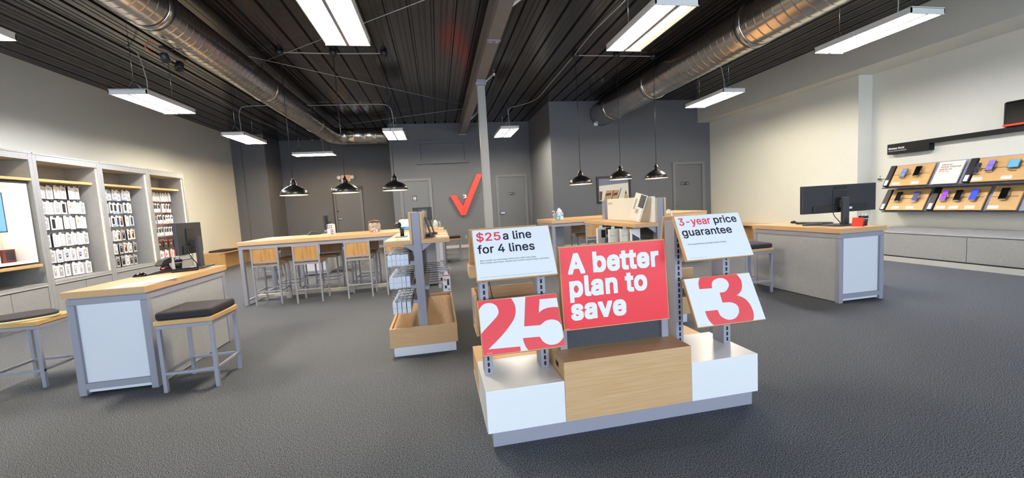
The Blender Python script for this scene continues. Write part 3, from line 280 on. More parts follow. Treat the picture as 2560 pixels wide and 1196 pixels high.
'a': (389, '25,52 35,34 36,34 46,20 66,2 84,-8 109,-17 126,-20 147,-22 172,-22 192,-20 210,-17 226,-12 240,-5 240,-4 252,3 264,14 264,-10 267,-13 347,-13 350,-10 350,264 348,284 344,310 336,330 325,346 309,364 298,372 296,373 294,374 280,382 264,388 250,392 206,397 178,397 162,396 144,394 124,388 104,382 84,371 84,370 68,359 51,342 46,334 38,324 28,302 28,281 32,278 89,261 110,261 114,264 117,274 123,282 136,296 139,297 146,303 160,310 174,314 186,317 198,318 218,314 226,310 230,310 238,304 242,302 245,298 246,298 254,288 257,279 258,277 262,263 262,260 258,250 258,250 256,248 248,244 222,240 166,233 114,224 82,214 68,206 66,204 64,204 58,200 54,197 38,182 34,175 30,172 23,156 19,139 17,120 17,95 19,73;109,92 106,102 106,109 110,120 115,128 122,134 144,146 184,155 221,160 263,168 263,146 261,131 257,118 252,107 252,106 242,91 231,80 214,70 213,70 200,64 183,60 164,59 151,61 132,68 122,74 115,82'),
'c': (396, '32,104 38,88 42,76 50,63 54,55 56,54 56,52 57,52 58,50 58,50 59,48 85,20 90,16 106,3 134,-10 166,-18 194,-21 222,-21 238,-20 255,-18 274,-13 276,-12 286,-8 298,-2 300,-2 316,8 319,11 320,11 326,16 330,19 346,34 350,42 354,46 356,50 363,60 376,92 376,112 373,115 315,130 294,130 290,126 279,98 274,94 274,92 268,88 268,87 263,82 263,81 260,78 234,65 208,60 193,62 172,68 172,69 154,79 142,91 136,100 131,106 121,126 115,148 111,172 110,182 111,204 115,227 121,248 131,268 142,285 154,297 163,302 172,308 193,315 206,316 232,312 260,298 267,290 267,290 272,285 272,284 277,280 290,252 293,249 314,249 372,264 375,267 375,288 370,302 364,314 364,316 353,332 350,336 344,344 328,359 326,360 316,369 303,376 302,376 286,384 269,390 238,397 193,397 163,395 134,387 106,373 90,360 85,356 59,328 58,326 58,326 57,324 56,324 56,322 54,321 50,313 42,300 30,269 24,232 21,200 21,174 24,139'),
'e': (404, '32,104 44,74 50,63 59,48 72,33 76,28 84,20 84,20 88,17 99,10 106,3 136,-10 166,-18 193,-20 228,-21 248,-20 272,-16 294,-9 312,1 330,13 334,16 334,16 341,23 342,23 352,34 356,40 361,44 362,46 362,47 372,62 372,67 378,80 378,101 375,104 317,118 296,118 292,114 282,92 266,78 263,76 256,71 244,66 232,62 218,60 199,61 178,66 160,74 160,76 146,84 134,98 130,106 123,116 118,130 116,134 114,138 112,156 381,156 384,159 384,212 383,238 378,264 370,292 364,305 361,314 347,334 326,358 324,358 312,369 305,372 296,379 288,382 284,384 278,386 254,394 238,396 220,397 191,397 161,395 132,386 104,372 88,358 83,355 58,328 58,326 56,325 56,323 55,322 54,320 54,320 50,312 42,300 30,267 23,235 21,202 21,174 24,139;114,234 114,240 122,260 123,261 132,276 134,278 134,279 136,280 136,282 138,283 138,284 140,286 143,290 144,290 156,300 174,310 192,315 201,316 218,315 235,310 254,301 266,290 266,287 275,276 276,274 280,269 280,266 285,260 292,236 292,234'),
'f': (254, '68,-10 71,-13 152,-13 155,-10 155,314 238,314 241,317 241,389 238,392 155,392 155,413 156,426 160,440 161,440 162,442 164,446 166,449 167,449 174,455 187,459 194,460 206,459 216,455 237,455 240,458 256,510 256,531 252,534 229,540 200,543 172,543 154,541 143,538 124,532 123,530 110,523 91,506 88,502 83,496 74,480 69,463 68,457 68,392 -4,392 -7,389 -7,317 -4,314 68,314'),
'g': (425, '38,-80 46,-94 52,-100 52,-101 57,-106 57,-108 63,-113 63,-114 74,-125 75,-125 86,-135 97,-140 102,-144 122,-152 145,-159 168,-162 194,-164 220,-164 248,-162 276,-157 302,-149 324,-137 326,-136 326,-136 328,-134 342,-124 363,-100 376,-76 383,-51 385,-23 385,389 382,392 303,392 300,389 300,358 288,370 286,370 278,378 262,386 246,392 229,396 212,397 182,397 155,395 128,387 102,374 95,368 94,368 84,358 83,358 74,349 74,348 70,345 70,344 68,342 64,337 58,330 58,328 56,328 56,326 55,326 54,324 54,323 50,315 42,302 30,272 23,240 21,206 21,176 22,148 30,111 42,80 44,78 44,76 48,72 48,70 52,65 58,54 81,29 100,16 102,14 128,1 154,-6 181,-8 210,-8 228,-7 245,-4 262,2 276,10 278,12 280,12 284,17 288,19 292,24 292,24 298,29 298,2 295,-24 285,-48 270,-64 267,-64 266,-66 264,-66 263,-68 260,-68 252,-74 227,-82 208,-84 196,-83 178,-80 164,-76 152,-69 150,-68 140,-61 132,-54 132,-52 130,-50 130,-49 127,-47 127,-46 124,-44 122,-40 111,-28 90,-28 42,-56 38,-59;122,134 115,153 111,176 110,186 111,210 115,232 122,252 131,272 132,274 142,286 154,299 170,307 170,308 191,315 195,316 208,316 218,315 238,309 244,304 254,299 258,296 258,296 261,292 262,292 268,288 268,286 278,274 280,268 284,260 294,233 298,210 298,202 298,174 294,152 286,130 286,129 277,112 276,112 266,98 262,94 260,94 258,91 257,91 254,88 235,78 214,74 201,73 192,74 172,79 154,89 152,92 151,92 148,95 148,95 142,100 142,101 140,103 136,109 131,114'),
'i': (167, '40,-10 43,-13 124,-13 127,-10 127,389 124,392 43,392 40,389;30,462 34,452 46,440 49,438 52,435 62,431 71,430 96,430 106,431 116,435 117,437 122,440 134,452 138,462 139,470 139,496 138,504 134,514 123,526 114,532 104,536 96,537 72,537 62,535 52,531 45,526 34,514 30,504 28,494 28,472'),
'l': (189, '49,26 54,20 60,11 65,6 74,0 80,-5 102,-13 126,-15 166,-14 173,-14 190,-10 194,-7 194,14 183,64 180,67 158,67 152,66 144,66 139,69 138,69 132,72 127,92 127,519 124,522 43,522 40,519 40,71 42,48'),
'm': (610, '40,-10 43,-13 124,-13 127,-10 127,233 129,252 132,264 139,280 142,284 148,292 154,299 160,302 168,307 180,313 194,316 202,316 210,315 228,309 239,300 242,300 246,294 246,294 249,291 249,290 252,288 259,270 261,252 261,-10 264,-13 345,-13 348,-10 348,241 349,254 358,280 366,292 372,299 377,302 384,307 396,313 410,316 423,316 428,316 446,310 453,306 461,302 472,288 480,267 483,246 483,-10 486,-13 567,-13 570,-10 570,268 568,294 564,316 554,338 543,355 523,375 520,376 508,385 487,394 469,398 462,398 422,399 406,398 389,394 372,388 354,379 351,376 340,369 324,354 324,352 322,351 319,346 316,352 296,376 291,378 278,388 253,396 231,399 205,399 192,398 176,395 162,390 148,381 145,378 134,371 126,362 125,389 122,392 43,392 40,389'),
'n': (410, '40,-10 43,-13 124,-13 127,-10 127,222 128,239 132,255 139,274 142,276 149,288 156,295 162,298 170,304 182,310 201,315 210,315 226,313 246,305 248,302 250,302 251,300 252,300 254,298 255,298 257,296 262,292 265,286 273,276 280,254 283,228 283,-10 286,-13 367,-13 370,-10 370,254 368,282 363,308 354,332 350,336 341,350 334,358 334,358 322,370 316,374 306,382 284,390 263,396 243,397 214,397 189,395 164,387 142,375 138,370 136,370 132,366 132,366 128,362 125,360 125,389 122,392 43,392 40,389'),
'o': (415, '32,104 38,88 42,76 50,63 54,55 56,54 56,52 57,52 58,50 58,50 59,48 85,20 90,16 106,3 134,-10 166,-18 194,-21 220,-21 252,-18 276,-12 285,-8 291,-5 292,-5 298,-2 299,-2 305,2 310,3 326,16 331,20 356,48 374,78 374,81 384,107 392,139 394,172 394,202 392,236 384,269 374,295 374,298 356,328 331,356 326,360 310,373 282,387 252,395 221,397 193,397 163,395 134,387 106,373 90,360 85,356 59,328 58,326 58,326 57,324 56,324 56,322 54,321 50,313 42,300 30,269 24,232 21,200 21,174 24,139;121,126 115,148 111,172 110,182 111,204 115,227 121,248 131,268 142,285 154,297 163,302 172,308 193,315 197,316 212,316 222,315 242,308 243,307 260,297 274,284 274,282 276,281 277,278 278,278 286,266 286,265 294,248 301,227 305,204 305,172 301,148 294,126 286,110 286,108 277,97 277,96 274,92 274,92 260,79 252,74 242,68 222,62 211,60 204,60 193,62 172,68 172,69 154,79 142,91 136,100 132,105'),
'p': (424, '40,-153 43,-156 124,-156 127,-153 127,18 138,6 140,6 148,-1 164,-10 166,-10 180,-16 197,-20 214,-21 243,-21 271,-19 298,-10 304,-8 304,-6 316,-1 316,0 324,3 336,14 344,19 352,26 354,30 368,46 382,72 382,72 394,106 401,140 403,174 403,204 401,238 394,270 382,304 376,315 367,330 360,337 360,338 351,348 351,349 342,358 341,358 338,362 337,362 334,364 330,368 324,374 298,387 270,395 242,397 214,397 196,396 179,392 160,386 156,382 148,377 146,375 145,375 125,357 125,389 122,392 43,392 40,389;138,124 131,147 127,170 127,208 131,232 134,241 134,243 140,258 147,272 148,274 150,276 152,278 158,288 170,299 172,300 173,300 181,304 188,309 207,315 216,316 234,315 252,309 253,308 270,298 284,285 289,278 294,272 300,258 302,254 310,230 314,206 314,198 314,172 310,148 303,126 293,106 288,100 282,91 270,79 264,76 252,68 233,62 224,61 207,62 188,68 182,72 172,78 165,84 160,88 148,104'),
'r': (259, '40,-10 43,-13 124,-13 127,-10 127,232 128,245 132,258 139,274 140,276 146,284 156,293 158,294 159,296 170,302 184,308 206,312 222,311 232,309 253,309 256,312 256,394 253,397 200,398 180,396 160,390 142,380 135,374 130,370 126,365 125,389 122,392 43,392 40,389'),
's': (365, '28,62 37,44 38,42 49,28 66,11 76,4 81,0 104,-11 122,-16 146,-20 166,-21 213,-20 222,-20 246,-15 270,-7 279,-2 282,0 282,0 286,2 286,2 289,4 301,13 302,13 306,16 306,16 314,24 314,26 325,36 330,45 336,54 342,74 344,94 344,119 341,142 333,164 331,165 331,166 328,170 320,180 298,200 268,214 261,216 240,222 181,236 146,248 135,255 132,258 132,258 128,262 123,274 124,282 125,283 132,296 140,304 156,313 175,318 184,319 200,318 218,312 219,311 232,304 242,293 242,291 250,280 254,268 258,264 279,264 334,277 337,280 337,300 331,318 322,334 313,348 294,366 292,368 282,376 268,382 268,384 242,392 224,396 203,397 170,397 150,396 128,392 122,390 121,388 106,384 84,373 80,368 79,368 72,362 71,362 52,342 42,324 36,306 34,286 34,262 37,238 44,218 55,204 58,200 64,193 65,193 82,179 108,167 138,157 203,142 220,137 231,132 232,132 240,126 242,124 247,118 249,116 253,106 253,102 252,98 246,84 240,81 238,78 237,78 234,75 221,68 220,68 197,60 186,59 172,60 150,65 134,73 123,83 114,96 108,116 104,120 83,120 27,108 23,104 23,83'),
't': (227, '56,52 64,30 66,30 66,28 67,28 78,12 83,7 102,-6 127,-14 156,-17 184,-17 203,-16 222,-12 226,-8 226,13 215,64 212,67 190,67 176,64 170,64 165,64 154,68 147,74 143,80 140,92 139,104 139,314 214,314 217,317 217,389 214,392 139,392 139,481 136,484 55,484 52,481 52,392 -4,392 -7,389 -7,317 -4,314 52,314 52,80'),
'u': (410, '48,70 56,48 59,45 60,43 66,35 69,28 76,22 76,20 88,9 104,-2 126,-12 147,-16 169,-18 196,-18 220,-16 244,-8 268,4 272,8 272,8 276,13 278,13 285,20 285,-10 288,-13 367,-13 370,-10 370,389 367,392 286,392 283,389 283,158 282,139 277,122 270,106 268,104 268,102 264,98 261,92 252,83 248,82 240,75 224,68 209,64 200,64 184,66 168,73 164,74 153,84 150,86 137,104 129,126 127,150 127,389 124,392 43,392 40,389 40,122 41,98'),
'y': (389, '34,-149 38,-152 52,-156 78,-158 114,-158 136,-154 150,-148 151,-148 164,-141 164,-140 174,-134 191,-116 198,-104 200,-104 210,-86 210,-85 218,-68 235,-20 237,-16 242,-3 256,34 258,42 260,45 265,58 267,62 272,76 286,113 288,120 290,124 295,137 297,140 302,154 316,192 318,198 320,202 325,216 340,253 342,260 344,264 348,277 350,280 355,294 370,332 372,338 383,366 384,368 384,389 381,392 295,392 292,388 288,377 287,376 271,330 264,312 262,306 256,289 254,283 249,271 248,265 246,264 239,242 238,240 230,218 230,217 222,194 212,170 195,115 194,115 176,170 176,171 174,177 173,178 157,224 150,242 148,248 142,265 134,289 132,290 116,336 110,354 108,360 101,377 98,388 94,392 7,392 4,389 4,368 5,366 7,362 8,359 10,356 10,352 12,349 12,346 14,342 15,340 40,278 42,270 44,267 44,264 46,260 46,258 48,254 49,251 51,248 52,244 76,182 78,176 80,172 80,169 82,166 83,162 85,159 86,156 88,152 88,150 112,88 114,80 116,77 117,74 119,70 120,68 122,64 122,61 146,-1 138,-26 131,-44 130,-44 125,-54 123,-56 119,-62 112,-68 110,-69 104,-73 94,-76 74,-73 51,-73 48,-76 34,-128'),
'z': (380, '29,-10 32,-13 349,-13 352,-10 352,66 349,69 154,69 170,90 170,90 172,92 176,99 178,100 182,108 184,109 190,118 192,120 197,126 199,128 204,135 206,136 210,144 212,145 218,154 220,156 224,162 226,164 231,171 233,172 238,180 240,181 246,190 248,192 252,198 254,200 258,207 260,208 265,216 267,217 273,226 275,228 280,234 282,236 286,243 288,244 294,254 296,255 300,262 302,264 307,270 309,272 314,279 316,280 316,282 324,291 328,298 330,300 334,306 336,308 341,315 346,320 346,389 343,392 38,392 35,389 35,313 38,310 226,310 222,306 216,296 214,295 212,292 210,290 210,290 202,280 195,270 193,268 192,266 190,264 190,263 181,253 180,250 178,248 178,248 169,238 162,228 160,226 159,224 157,222 157,221 148,211 142,202 140,200 138,197 136,196 136,194 128,184 126,182 124,180 124,179 116,169 110,160 108,158 106,155 104,154 104,152 96,142 89,133 87,132 86,128 84,127 80,122 72,112 72,110 63,100 60,96 51,85 51,84 42,74 40,69 29,56'),
}

def area2(P): return sum(P[i - 1][0] * P[i][1] - P[i][0] * P[i - 1][1] for i in range(len(P)))
def inside(p, P):
    c = False
    for i in range(len(P)):
        a, b = P[i - 1], P[i]
        if (a[1] > p[1]) != (b[1] > p[1]) and p[0] < (b[0] - a[0]) * (p[1] - a[1]) / (b[1] - a[1]) + a[0]: c = not c
    return c
def text(name, s, parent, m, o, u, v, cap, width=None, bold=0.0, lift=.0012):
    """lettering as a thin mesh: o = baseline start, u/v = directions in the parent's space; bold widens every outline"""
    x = 0; vs = []; fs = []
    D, bold = (GLYPHS_BOLD, .034) if bold >= .02 else (GLYPHS_SEMI, .013) if bold > 0 else (GLYPHS, 0)
    if any(ch not in D for ch in s): D, bold = GLYPHS, 0
    for ch in s:
        adv, loops = D[ch]; G_ = []
        for L in (loops.split(';') if loops else ()):
            P = [tuple(int(k) / 1000 for k in q.split(',')) for q in L.split(' ')]
            G_.append([(px + x, py) for px, py in P])
        if G_:
            sg = 1 if area2(max(G_, key=lambda P: abs(area2(P)))) > 0 else -1
            z = 0
            for P in [P for P in G_ if area2(P) * sg > 0]:
                hs = [Q for Q in G_ if area2(Q) * sg < 0 and inside(Q[0], P)]
                flat = [p for Q in [P] + hs for p in Q]; n = len(vs)
                vs += [Vector((*p, z)) for p in flat]; z -= .00008
                fs += [tuple(n + i for i in t_) for t_ in tessellate_polygon([[Vector((*p, 0)) for p in Q] for Q in [P] + hs])]
        x += adv / 1000 + .8 * bold
    x0 = min(p.x for p in vs); x1 = max(p.x for p in vs)
    sy = cap / (.509 + 2 * bold); sx = width / (x1 - x0) if width else sy
    u = Vector(u).normalized(); v = Vector(v).normalized(); nn = u.cross(v); o = Vector(o)
    me = bpy.data.meshes.new(name); me.from_pydata([o + u * ((p.x - x0) * sx) + v * ((p.y + bold) * sy) + nn * (lift + p.z) for p in vs], [], fs); me.materials.append(m)
    t = bpy.data.objects.new(name, me); COL.objects.link(t)
    if parent: t.parent = parent
    return t

# ------------------------------------------------------------------ the setting
ZC = 4.16
struct(MB().box(-7.2, 9.2, -4.2, 16.3, -.12, 0).build('floor', M['carpet']))
def ceiling():
    b = MB(); prof = []; x = -7.2
    while x < 9.2:
        for dx, dz in ((0, 0), (.085, 0), (.092, .007), (.106, .007), (.113, 0), (.163, 0), (.17, .007), (.184, .007), (.191, 0), (.262, 0), (.276, .034), (.306, .034), (.32, 0)):
            if not (dx == 0 and prof): prof.append((x + dx, ZC + dz))
        x += .32
    n = len(prof); vs = [(p[0], -4.2, p[1]) for p in prof] + [(p[0], 16.3, p[1]) for p in prof]
    b.add(vs, [(i, i + 1, n + i + 1, n + i) for i in range(n - 1)])
    b.box(-7.2, 9.2, -4.2, 16.3, ZC + .05, ZC + .12)
    return struct(b.build('ceiling', M['ceil']))
ceiling()
W = M['white_wall']; G = M['grey_wall']
struct(MB().box(-6.7, -6.5, -4.2, 14.65, 0, ZC).build('wall_left', W))
bl = MB().box(-6.7, -5.5, 14.65, 16.3, 0, ZC).box(-6.36, -6.2, 14.61, 14.66, 0, ZC).box(-5.5, -1.385, 16.0, 16.3, 0, ZC)
struct(bl.build('wall_back_left', G))
struct(MB().box(-1.385, 3.26, 13.5, 16.3, 0, ZC).build('wall_back', G))
struct(MB().box(3.26, 8.9, 10.95, 16.3, 0, ZC).build('wall_back_right', G))
struct(MB().box(8.29, 8.9, 6.6, 10.95, 0, ZC).build('wall_right_far', W))
struct(MB().box(8.62, 8.9, -4.2, 6.6, 0, ZC).build('wall_right', W))
struct(MB().box(7.88, 8.62, -4.2, 6.6, 3.48, ZC).box(7.88, 8.29, 6.6, 10.95, 3.48, ZC).build('wall_soffit', W))
struct(MB().box(-1.385, 3.26, 13.482, 13.5, 0, .1).build('baseboard_back', M['baseboard']))
struct(MB().box(-5.5, -1.385, 15.982, 16.0, 0, .1).build('baseboard_back_left', M['baseboard']))
struct(MB().box(3.26, 8.29, 10.932, 10.95, 0, .1).build('baseboard_back_right', M['baseboard']))
# storefront behind the camera: the room's daylight comes in here
sf = MB().box(-6.7, 8.9, -4.2, -4.0, 3.3, ZC).box(-6.7, 8.9, -4.2, -4.0, 0, .25)
struct(sf.build('wall_front', W))
xs = [-6.7 + 15.6 * i / 8 for i in range(9)]
for i in range(8):
    b = MB().box(xs[i], xs[i] + .05, -4.15, -4.05, .25, 3.3).box(xs[i + 1] - .05, xs[i + 1], -4.15, -4.05, .25, 3.3)
    b.box(xs[i] + .05, xs[i + 1] - .05, -4.15, -4.05, .25, .31).box(xs[i] + .05, xs[i + 1] - .05, -4.15, -4.05, 3.24, 3.3).box(xs[i] + .05, xs[i + 1] - .05, -4.15, -4.05, 2.2, 2.26)
    struct(b.build('window_%d' % (i + 1), M['black_trim']))
# raised panel frame on the back wall
pf = MB()
for x0, x1, z0, z1 in ((-.52, 1.11, 2.865, 2.96), (-.52, 1.11, 3.5, 3.585), (-.52, -.42, 2.96, 3.5), (1.02, 1.11, 2.96, 3.5)): pf.box(x0, x1, 13.44, 13.5, z0, z1)
pf.box(-.55, 1.14, 13.41, 13.5, 2.84, 2.864)
struct(pf.build('trim_1', G))
# doors
LEAF = mat('door_leaf_grey', '626467', .45)
def door(n, x0, x1, y, top, leaf):
    fr = MB().box(x0, x0 + .09, y - .045, y, 0, top).box(x1 - .09, x1, y - .045, y, 0, top).box(x0 + .09, x1 - .09, y - .045, y, top - .08, top)
    f = struct(fr.build('door_%d' % n, M['grey_door']))
    MB().box(x0 + .095, x1 - .095, y - .012, y, .01, top - .09).build('door_leaf', LEAF, f)
    return f
d1 = door(1, -1.167, -.14, 13.5, 2.39, M['grey_door']); d2 = door(2, 2.0, 3.09, 13.5, 2.39, M['grey_door'])
d3 = door(3, 7.0, 8.07, 10.95, 2.33, M['grey_door']); d4 = door(4, -3.83, -2.77, 16.0, 2.39, M['grey_wall'])
def lever(par, x, y, z, s=1):
    b = MB().lathe([(.035, 0), (.035, -.02), (.014, -.025), (.014, -.06)], (x, y - .012, z), 16, 0, 'y')
    b.box(min(x, x + s * .13), max(x, x + s * .13), y - .085, y - .062, z - .012, z + .012)
    b.build('door_handle', M['chrome'], par)
lever(d2, 2.12, 13.5, 1.09); lever(d4, -3.69, 16.0, 1.2)
MB().lathe([(.03, 0), (.03, -.02), (.012, -.02), (.012, -.05), (.03, -.055), (.028, -.085), (.0, -.09)], (7.1, 10.938, 1.07), 16, 0, 'y').build('door_knob', M['chrome'], d3)
MB().lathe([(.032, 0), (.032, -.025), (0, -.03)], (-3.69, 15.988, 1.49), 16, 0, 'y').build('deadbolt', M['chrome'], d4)
MB().box(-3.83, -2.77, 15.94, 15.956, 2.25, 2.39).box(-3.835, -3.80, 15.93, 15.955, .0, 2.36).build('dark_weatherstrip', M['black_trim'], d4)
MB().box(-3.845, -3.80, 15.9, 15.93, 2.28, 2.38).build('door_contact', M['white_metal'], d4)
# door signs
def plate(name, label, x0, x1, y, z0, z1):
    t = thing(name, label, 'sign', ((x0 + x1) / 2, y, z0))
    MB().box(-(x1 - x0) / 2, (x1 - x0) / 2, -.008, 0, 0, z1 - z0).build('plate', M['black'], t)
    return t
t = plate('restroom_sign', 'small black restroom sign with white figures on the left back door', -.77, -.645, 13.488, 1.648, 1.834)
for sx, skirt in ((-.025, 0), (.025, 1)):
    b = MB().lathe([(.0, .022), (.009, .018), (.012, .01), (.009, .002), (0, 0)], (sx, -.0085, .14), 12)
    if skirt: b.prism([(sx - .008, .135), (sx + .008, .135), (sx + .022, .075), (sx + .008, .075), (sx + .008, .04), (sx - .008, .04), (sx - .008, .075), (sx - .022, .075)], 1, -.0095, -.008)
    else: b.prism([(sx - .018, .135), (sx + .018, .135), (sx + .018, .085), (sx + .011, .085), (sx + .011, .04), (sx - .011, .04), (sx - .011, .085), (sx - .018, .085)], 1, -.0095, -.008)
    b.build('white_figure', M['white'], t)
text('lettering', 'Restroom', t, M['white'], (-.045, -.008, .014), (1, 0, 0), (0, 0, 1), .016, .09)
for nm, lb, x0, x1, y, z0, z1 in (('door_sign', 'small black nameplate on the grey door right of the steel column', 2.407, 2.657, 13.488, 1.684, 1.775), ('door_sign', 'small black nameplate on the grey door beside the cream right wall', 7.265, 7.53, 10.938, 1.64, 1.73)):
    t = plate(nm, lb, x0, x1, y, z0, z1); w = x1 - x0
    text('lettering', 'Employees', t, M['white'], (-w / 2 + .012, -.008, .05), (1, 0, 0), (0, 0, 1), .022, .13)
    text('lettering', 'only', t, M['white'], (-w / 2 + .012, -.008, .018), (1, 0, 0), (0, 0, 1), .02, .06)
    MB().lathe([(.022, 0), (.022, -.002)], (w / 2 - .045, -.008, .045), 16, 0, 'y').box(w / 2 - .052, w / 2 - .038, -.0115, -.010, .03, .06, 1).build('emblem', [M['greyp'], M['black']], t)
def outlet(label, o, nx=0):
    b = MB()
    if nx: b.box(-.006, 0, -.035, .035, 0, .115).box(-.009, -.006, -.016, .016, .015, .05, 1).box(-.009, -.006, -.016, .016, .065, .1, 1)
    else: b.box(-.035, .035, -.006, 0, 0, .115).box(-.016, .016, -.009, -.006, .015, .05, 1).box(-.016, .016, -.009, -.006, .065, .1, 1)
    return b
t = thing('power_outlet', 'grey wall outlet low on the back wall between stool and sale sign', 'outlet', (.89, 13.5, .3))
outlet(0, 0).build('cover_plate', [M['grey_metal'], M['grey_door']], t)
# red check mark and the small device behind it
ck = [(.441, 1.77), (.657, 1.77), (.848, 1.41), (1.356, 2.448), (1.563, 2.448), (.919, 1.094), (.766, 1.094)]
tag(MB().prism(ck, 1, 13.36, 13.42).build('check_mark_sign', M['logo'], None, .004, 1), 'large orange-red check mark mounted on the dark grey back wall', 'sign')
t = thing('security_sensor', 'small white and blue box on the back wall inside the red check mark', 'sensor', (.93, 13.501, 1.66))
MB().box(-.05, .06, -.035, 0, 0, .12).build('housing', M['white'], t, .004, 1); MB().box(-.045, -.005, -.038, -.0345, .03, .09).build('blue_label', M['navy'], t)

# ------------------------------------------------------------------ column, beam, braces
t = thing('steel_column', 'square grey steel column in the middle of the shop under the ceiling beam', 'column', (1.0, 7.94, 0))
MB().box(-.075, .075, -.08, .08, 0, 3.68).build('shaft', mat('grey_column_paint', 'a6a49f', .5), t, .006, 1)
MB().box(-.1, .1, -.11, .11, 3.68, 3.74).box(-.08, .08, -.14, .0, 3.74, 3.775).build('cap_plate', M['grey_metal'], t)
t = thing('ceiling_beam', 'grey steel beam running front to back under the black ceiling', 'beam', (1.0, 5, 3.78))
MB().box(-.095, .095, -9, 8.5, 0, .02).box(-.012, .012, -9, 8.5, .02, .36).box(-.095, .095, -9, 8.5, .36, .38).build('steel_section', mat('grey_brown_steel_paint', '7e7a77', .5), t)
for yy in (.1, 3.3, 6.6):
    MB().tube([(.07, yy + .0, .03), (.38, yy + .32, .36)], .02, 8).box(.36, .41, yy + .28, yy + .36, .33, .37).build('brace', M['white_metal'], t)
MB().box(-.1, .1, 1.0, 1.09, -.012, .0).lathe([(.02, 0), (.02, -.02)], (-.05, 1.045, -.01), 10, 0).lathe([(.02, 0), (.02, -.02)], (.05, 1.045, -.01), 10, 0).build('bolted_plate', M['grey_metal'], t)
MB().box(-.13, .13, 8.44, 8.5, -.03, 0).build('end_bracket', M['grey_metal'], t)

# ------------------------------------------------------------------ ducts
def spiral(y0, y1, r, step=.125):
    p = []; y = y0
    while y < y1 - .01:
        p += [(r, y), (r, y + .006), (r, min(y + step - .02, y1)), (r, min(y + step - .014, y1)), (r + .005, min(y + step - .007, y1))]; y += step
    p.append((r, y1)); return p
LX, LZ, LR = -2.97, 3.75, .24
t = thing('air_duct', 'round spiral metal duct on the left, bending right to the back wall', 'duct', (LX, 0, LZ))
MB().lathe(spiral(-4, 12.75, LR), (0, 0, 0), 40, 0, 'y').build('spiral_pipe', M['duct'], t)
b = MB(); el = []
for k in range(7):
    a = PI / 2 * k / 6; el.append((.42 - .42 * math.cos(a), 12.75 + .42 * math.sin(a), 0))
b.tube(el, LR, 36).build('elbow', M['duct'], t)
b = MB()
px_ = [.42, .62, .63, .64, .95, .96, .97, 1.25, 1.26, 1.27, 1.585]
b.lathe([(LR + (.012 if i % 3 == 2 else 0), x) for i, x in enumerate(px_)], (0, 13.17, 0), 36, 0, 'x').build('branch_pipe', M['duct'], t)
for yy in (2.2, 5.2, 8.2, 11.2):
    MB().lathe([(LR + .004, yy - .05), (LR + .014, yy - .045), (LR + .014, yy + .045), (LR + .004, yy + .05)], (0, 0, 0), 40, 0, 'y', False).build('collar', M['duct'], t)
    MB().tube([(0, yy, LR), (0, yy, ZC - LZ)], .008, 6).build('hanger_rod', M['chrome'], t)
RX, RZ, RR = 4.80, 3.79, .325
t = thing('air_duct', 'large round spiral metal duct on the right running into the grey wall', 'duct', (RX, 0, RZ))
MB().lathe(spiral(-4, 10.95, RR, .15), (0, 0, 0), 44, 0, 'y').build('spiral_pipe', M['duct'], t)
for yy in (2.4, 5.3, 8.1, 10.1):
    MB().lathe([(RR + .004, yy - .06), (RR + .016, yy - .055), (RR + .016, yy + .055), (RR + .004, yy + .06)], (0, 0, 0), 44, 0, 'y', False).build('collar', M['duct'], t)
    MB().tube([(.0, yy, RR), (0, yy, ZC - RZ)], .008, 6).build('hanger_rod', M['chrome'], t)
t = thing('alarm_siren', 'small white box on the grey wall below the end of the right duct', 'siren', (4.62, 10.95, 3.46))
MB().box(-.055, .055, -.05, 0, 0, .09).build('housing', M['white'], t, .006, 1)
t = thing('spotlight_pair', 'two small black spotlights with dangling wires hung under the left duct', 'spotlight', (-3.16, 5.9, 3.46))
for k, (yy, tilt) in enumerate(((-.12, .5), (.16, -.4))):
    m_ = Matrix.Translation((-.02, yy, -.06)) @ Matrix.Rotation(tilt, 4, 'X')
    b = MB().lathe([(.03, .06), (.045, .05), (.05, -.05), (.043, -.055), (.035, -.03), (0, -.03)], (0, 0, 0), 18)
    b.v = [tuple(m_ @ Vector(v)) for v in b.v]; b.build('lamp_head', M['black'], t)
MB().box(-.03, .02, -.2, .24, .03, .06).tube([(0, .0, .06), (.03, 0, .16)], .01, 6).build('bracket', M['black'], t)
MB().tube([(-.03, -.15, .05), (-.1, -.25, .1), (-.12, -.3, .0), (-.08, -.22, -.06)], .006, 6).build('red_wire', M['orange'], t)

# ------------------------------------------------------------------ ceiling lights
ZL = 3.30
def light(label, cx, cy, tubes, rot=0, cables=1):
    t = thing('ceiling_light', label, 'ceiling light', (cx, cy, ZL), 'hanging fluorescent fixtures', rot)
    hw, hl = .247, .61
    b = MB().box(-hw, hw, -hl, hl, .055, .07).box(-hw, -hw + .012, -hl, hl, .0, .055).box(hw - .012, hw, -hl, hl, 0, .055)
    b.box(-hw, hw, -hl, -hl + .012, -.01, .06).box(-hw, hw, hl - .012, hl, -.01, .06)
    b.build('housing', M['white_metal'], t)
    MB().box(-.018, .018, -hl + .012, hl - .012, -.012, .055).build('centre_spine', M['grey_metal'] if rot == 0 else M['white_metal'], t)
    for i in range(6):
        x = (-.2, -.13, -.06, .06, .13, .2)[i]
        MB().lathe([(.013, -hl + .03), (.013, hl - .03)], (x, 0, .02), 8, 0, 'y').build('tube', M[tubes[i]], t)
    for yy in (-.45, .45):
        b = MB().tube([(-.12, yy, .07), (0, yy, .25), (.12, yy, .07)], .004, 5).tube([(0, yy, .25), (0, yy, ZC - ZL)], .004, 5)
        b.build('hanging_cable', M['chrome'], t)
    if cables:
        b = MB().tube([(.05, -.25, .07), (.06, -.25, .3), (.02, -.24, .55), (-.05, -.2, .74), (-.16, -.15, .83), (-.25, -.1, ZC - ZL)], .0075, 6)
        b.build('power_cable', M['greyp'], t)
    return t
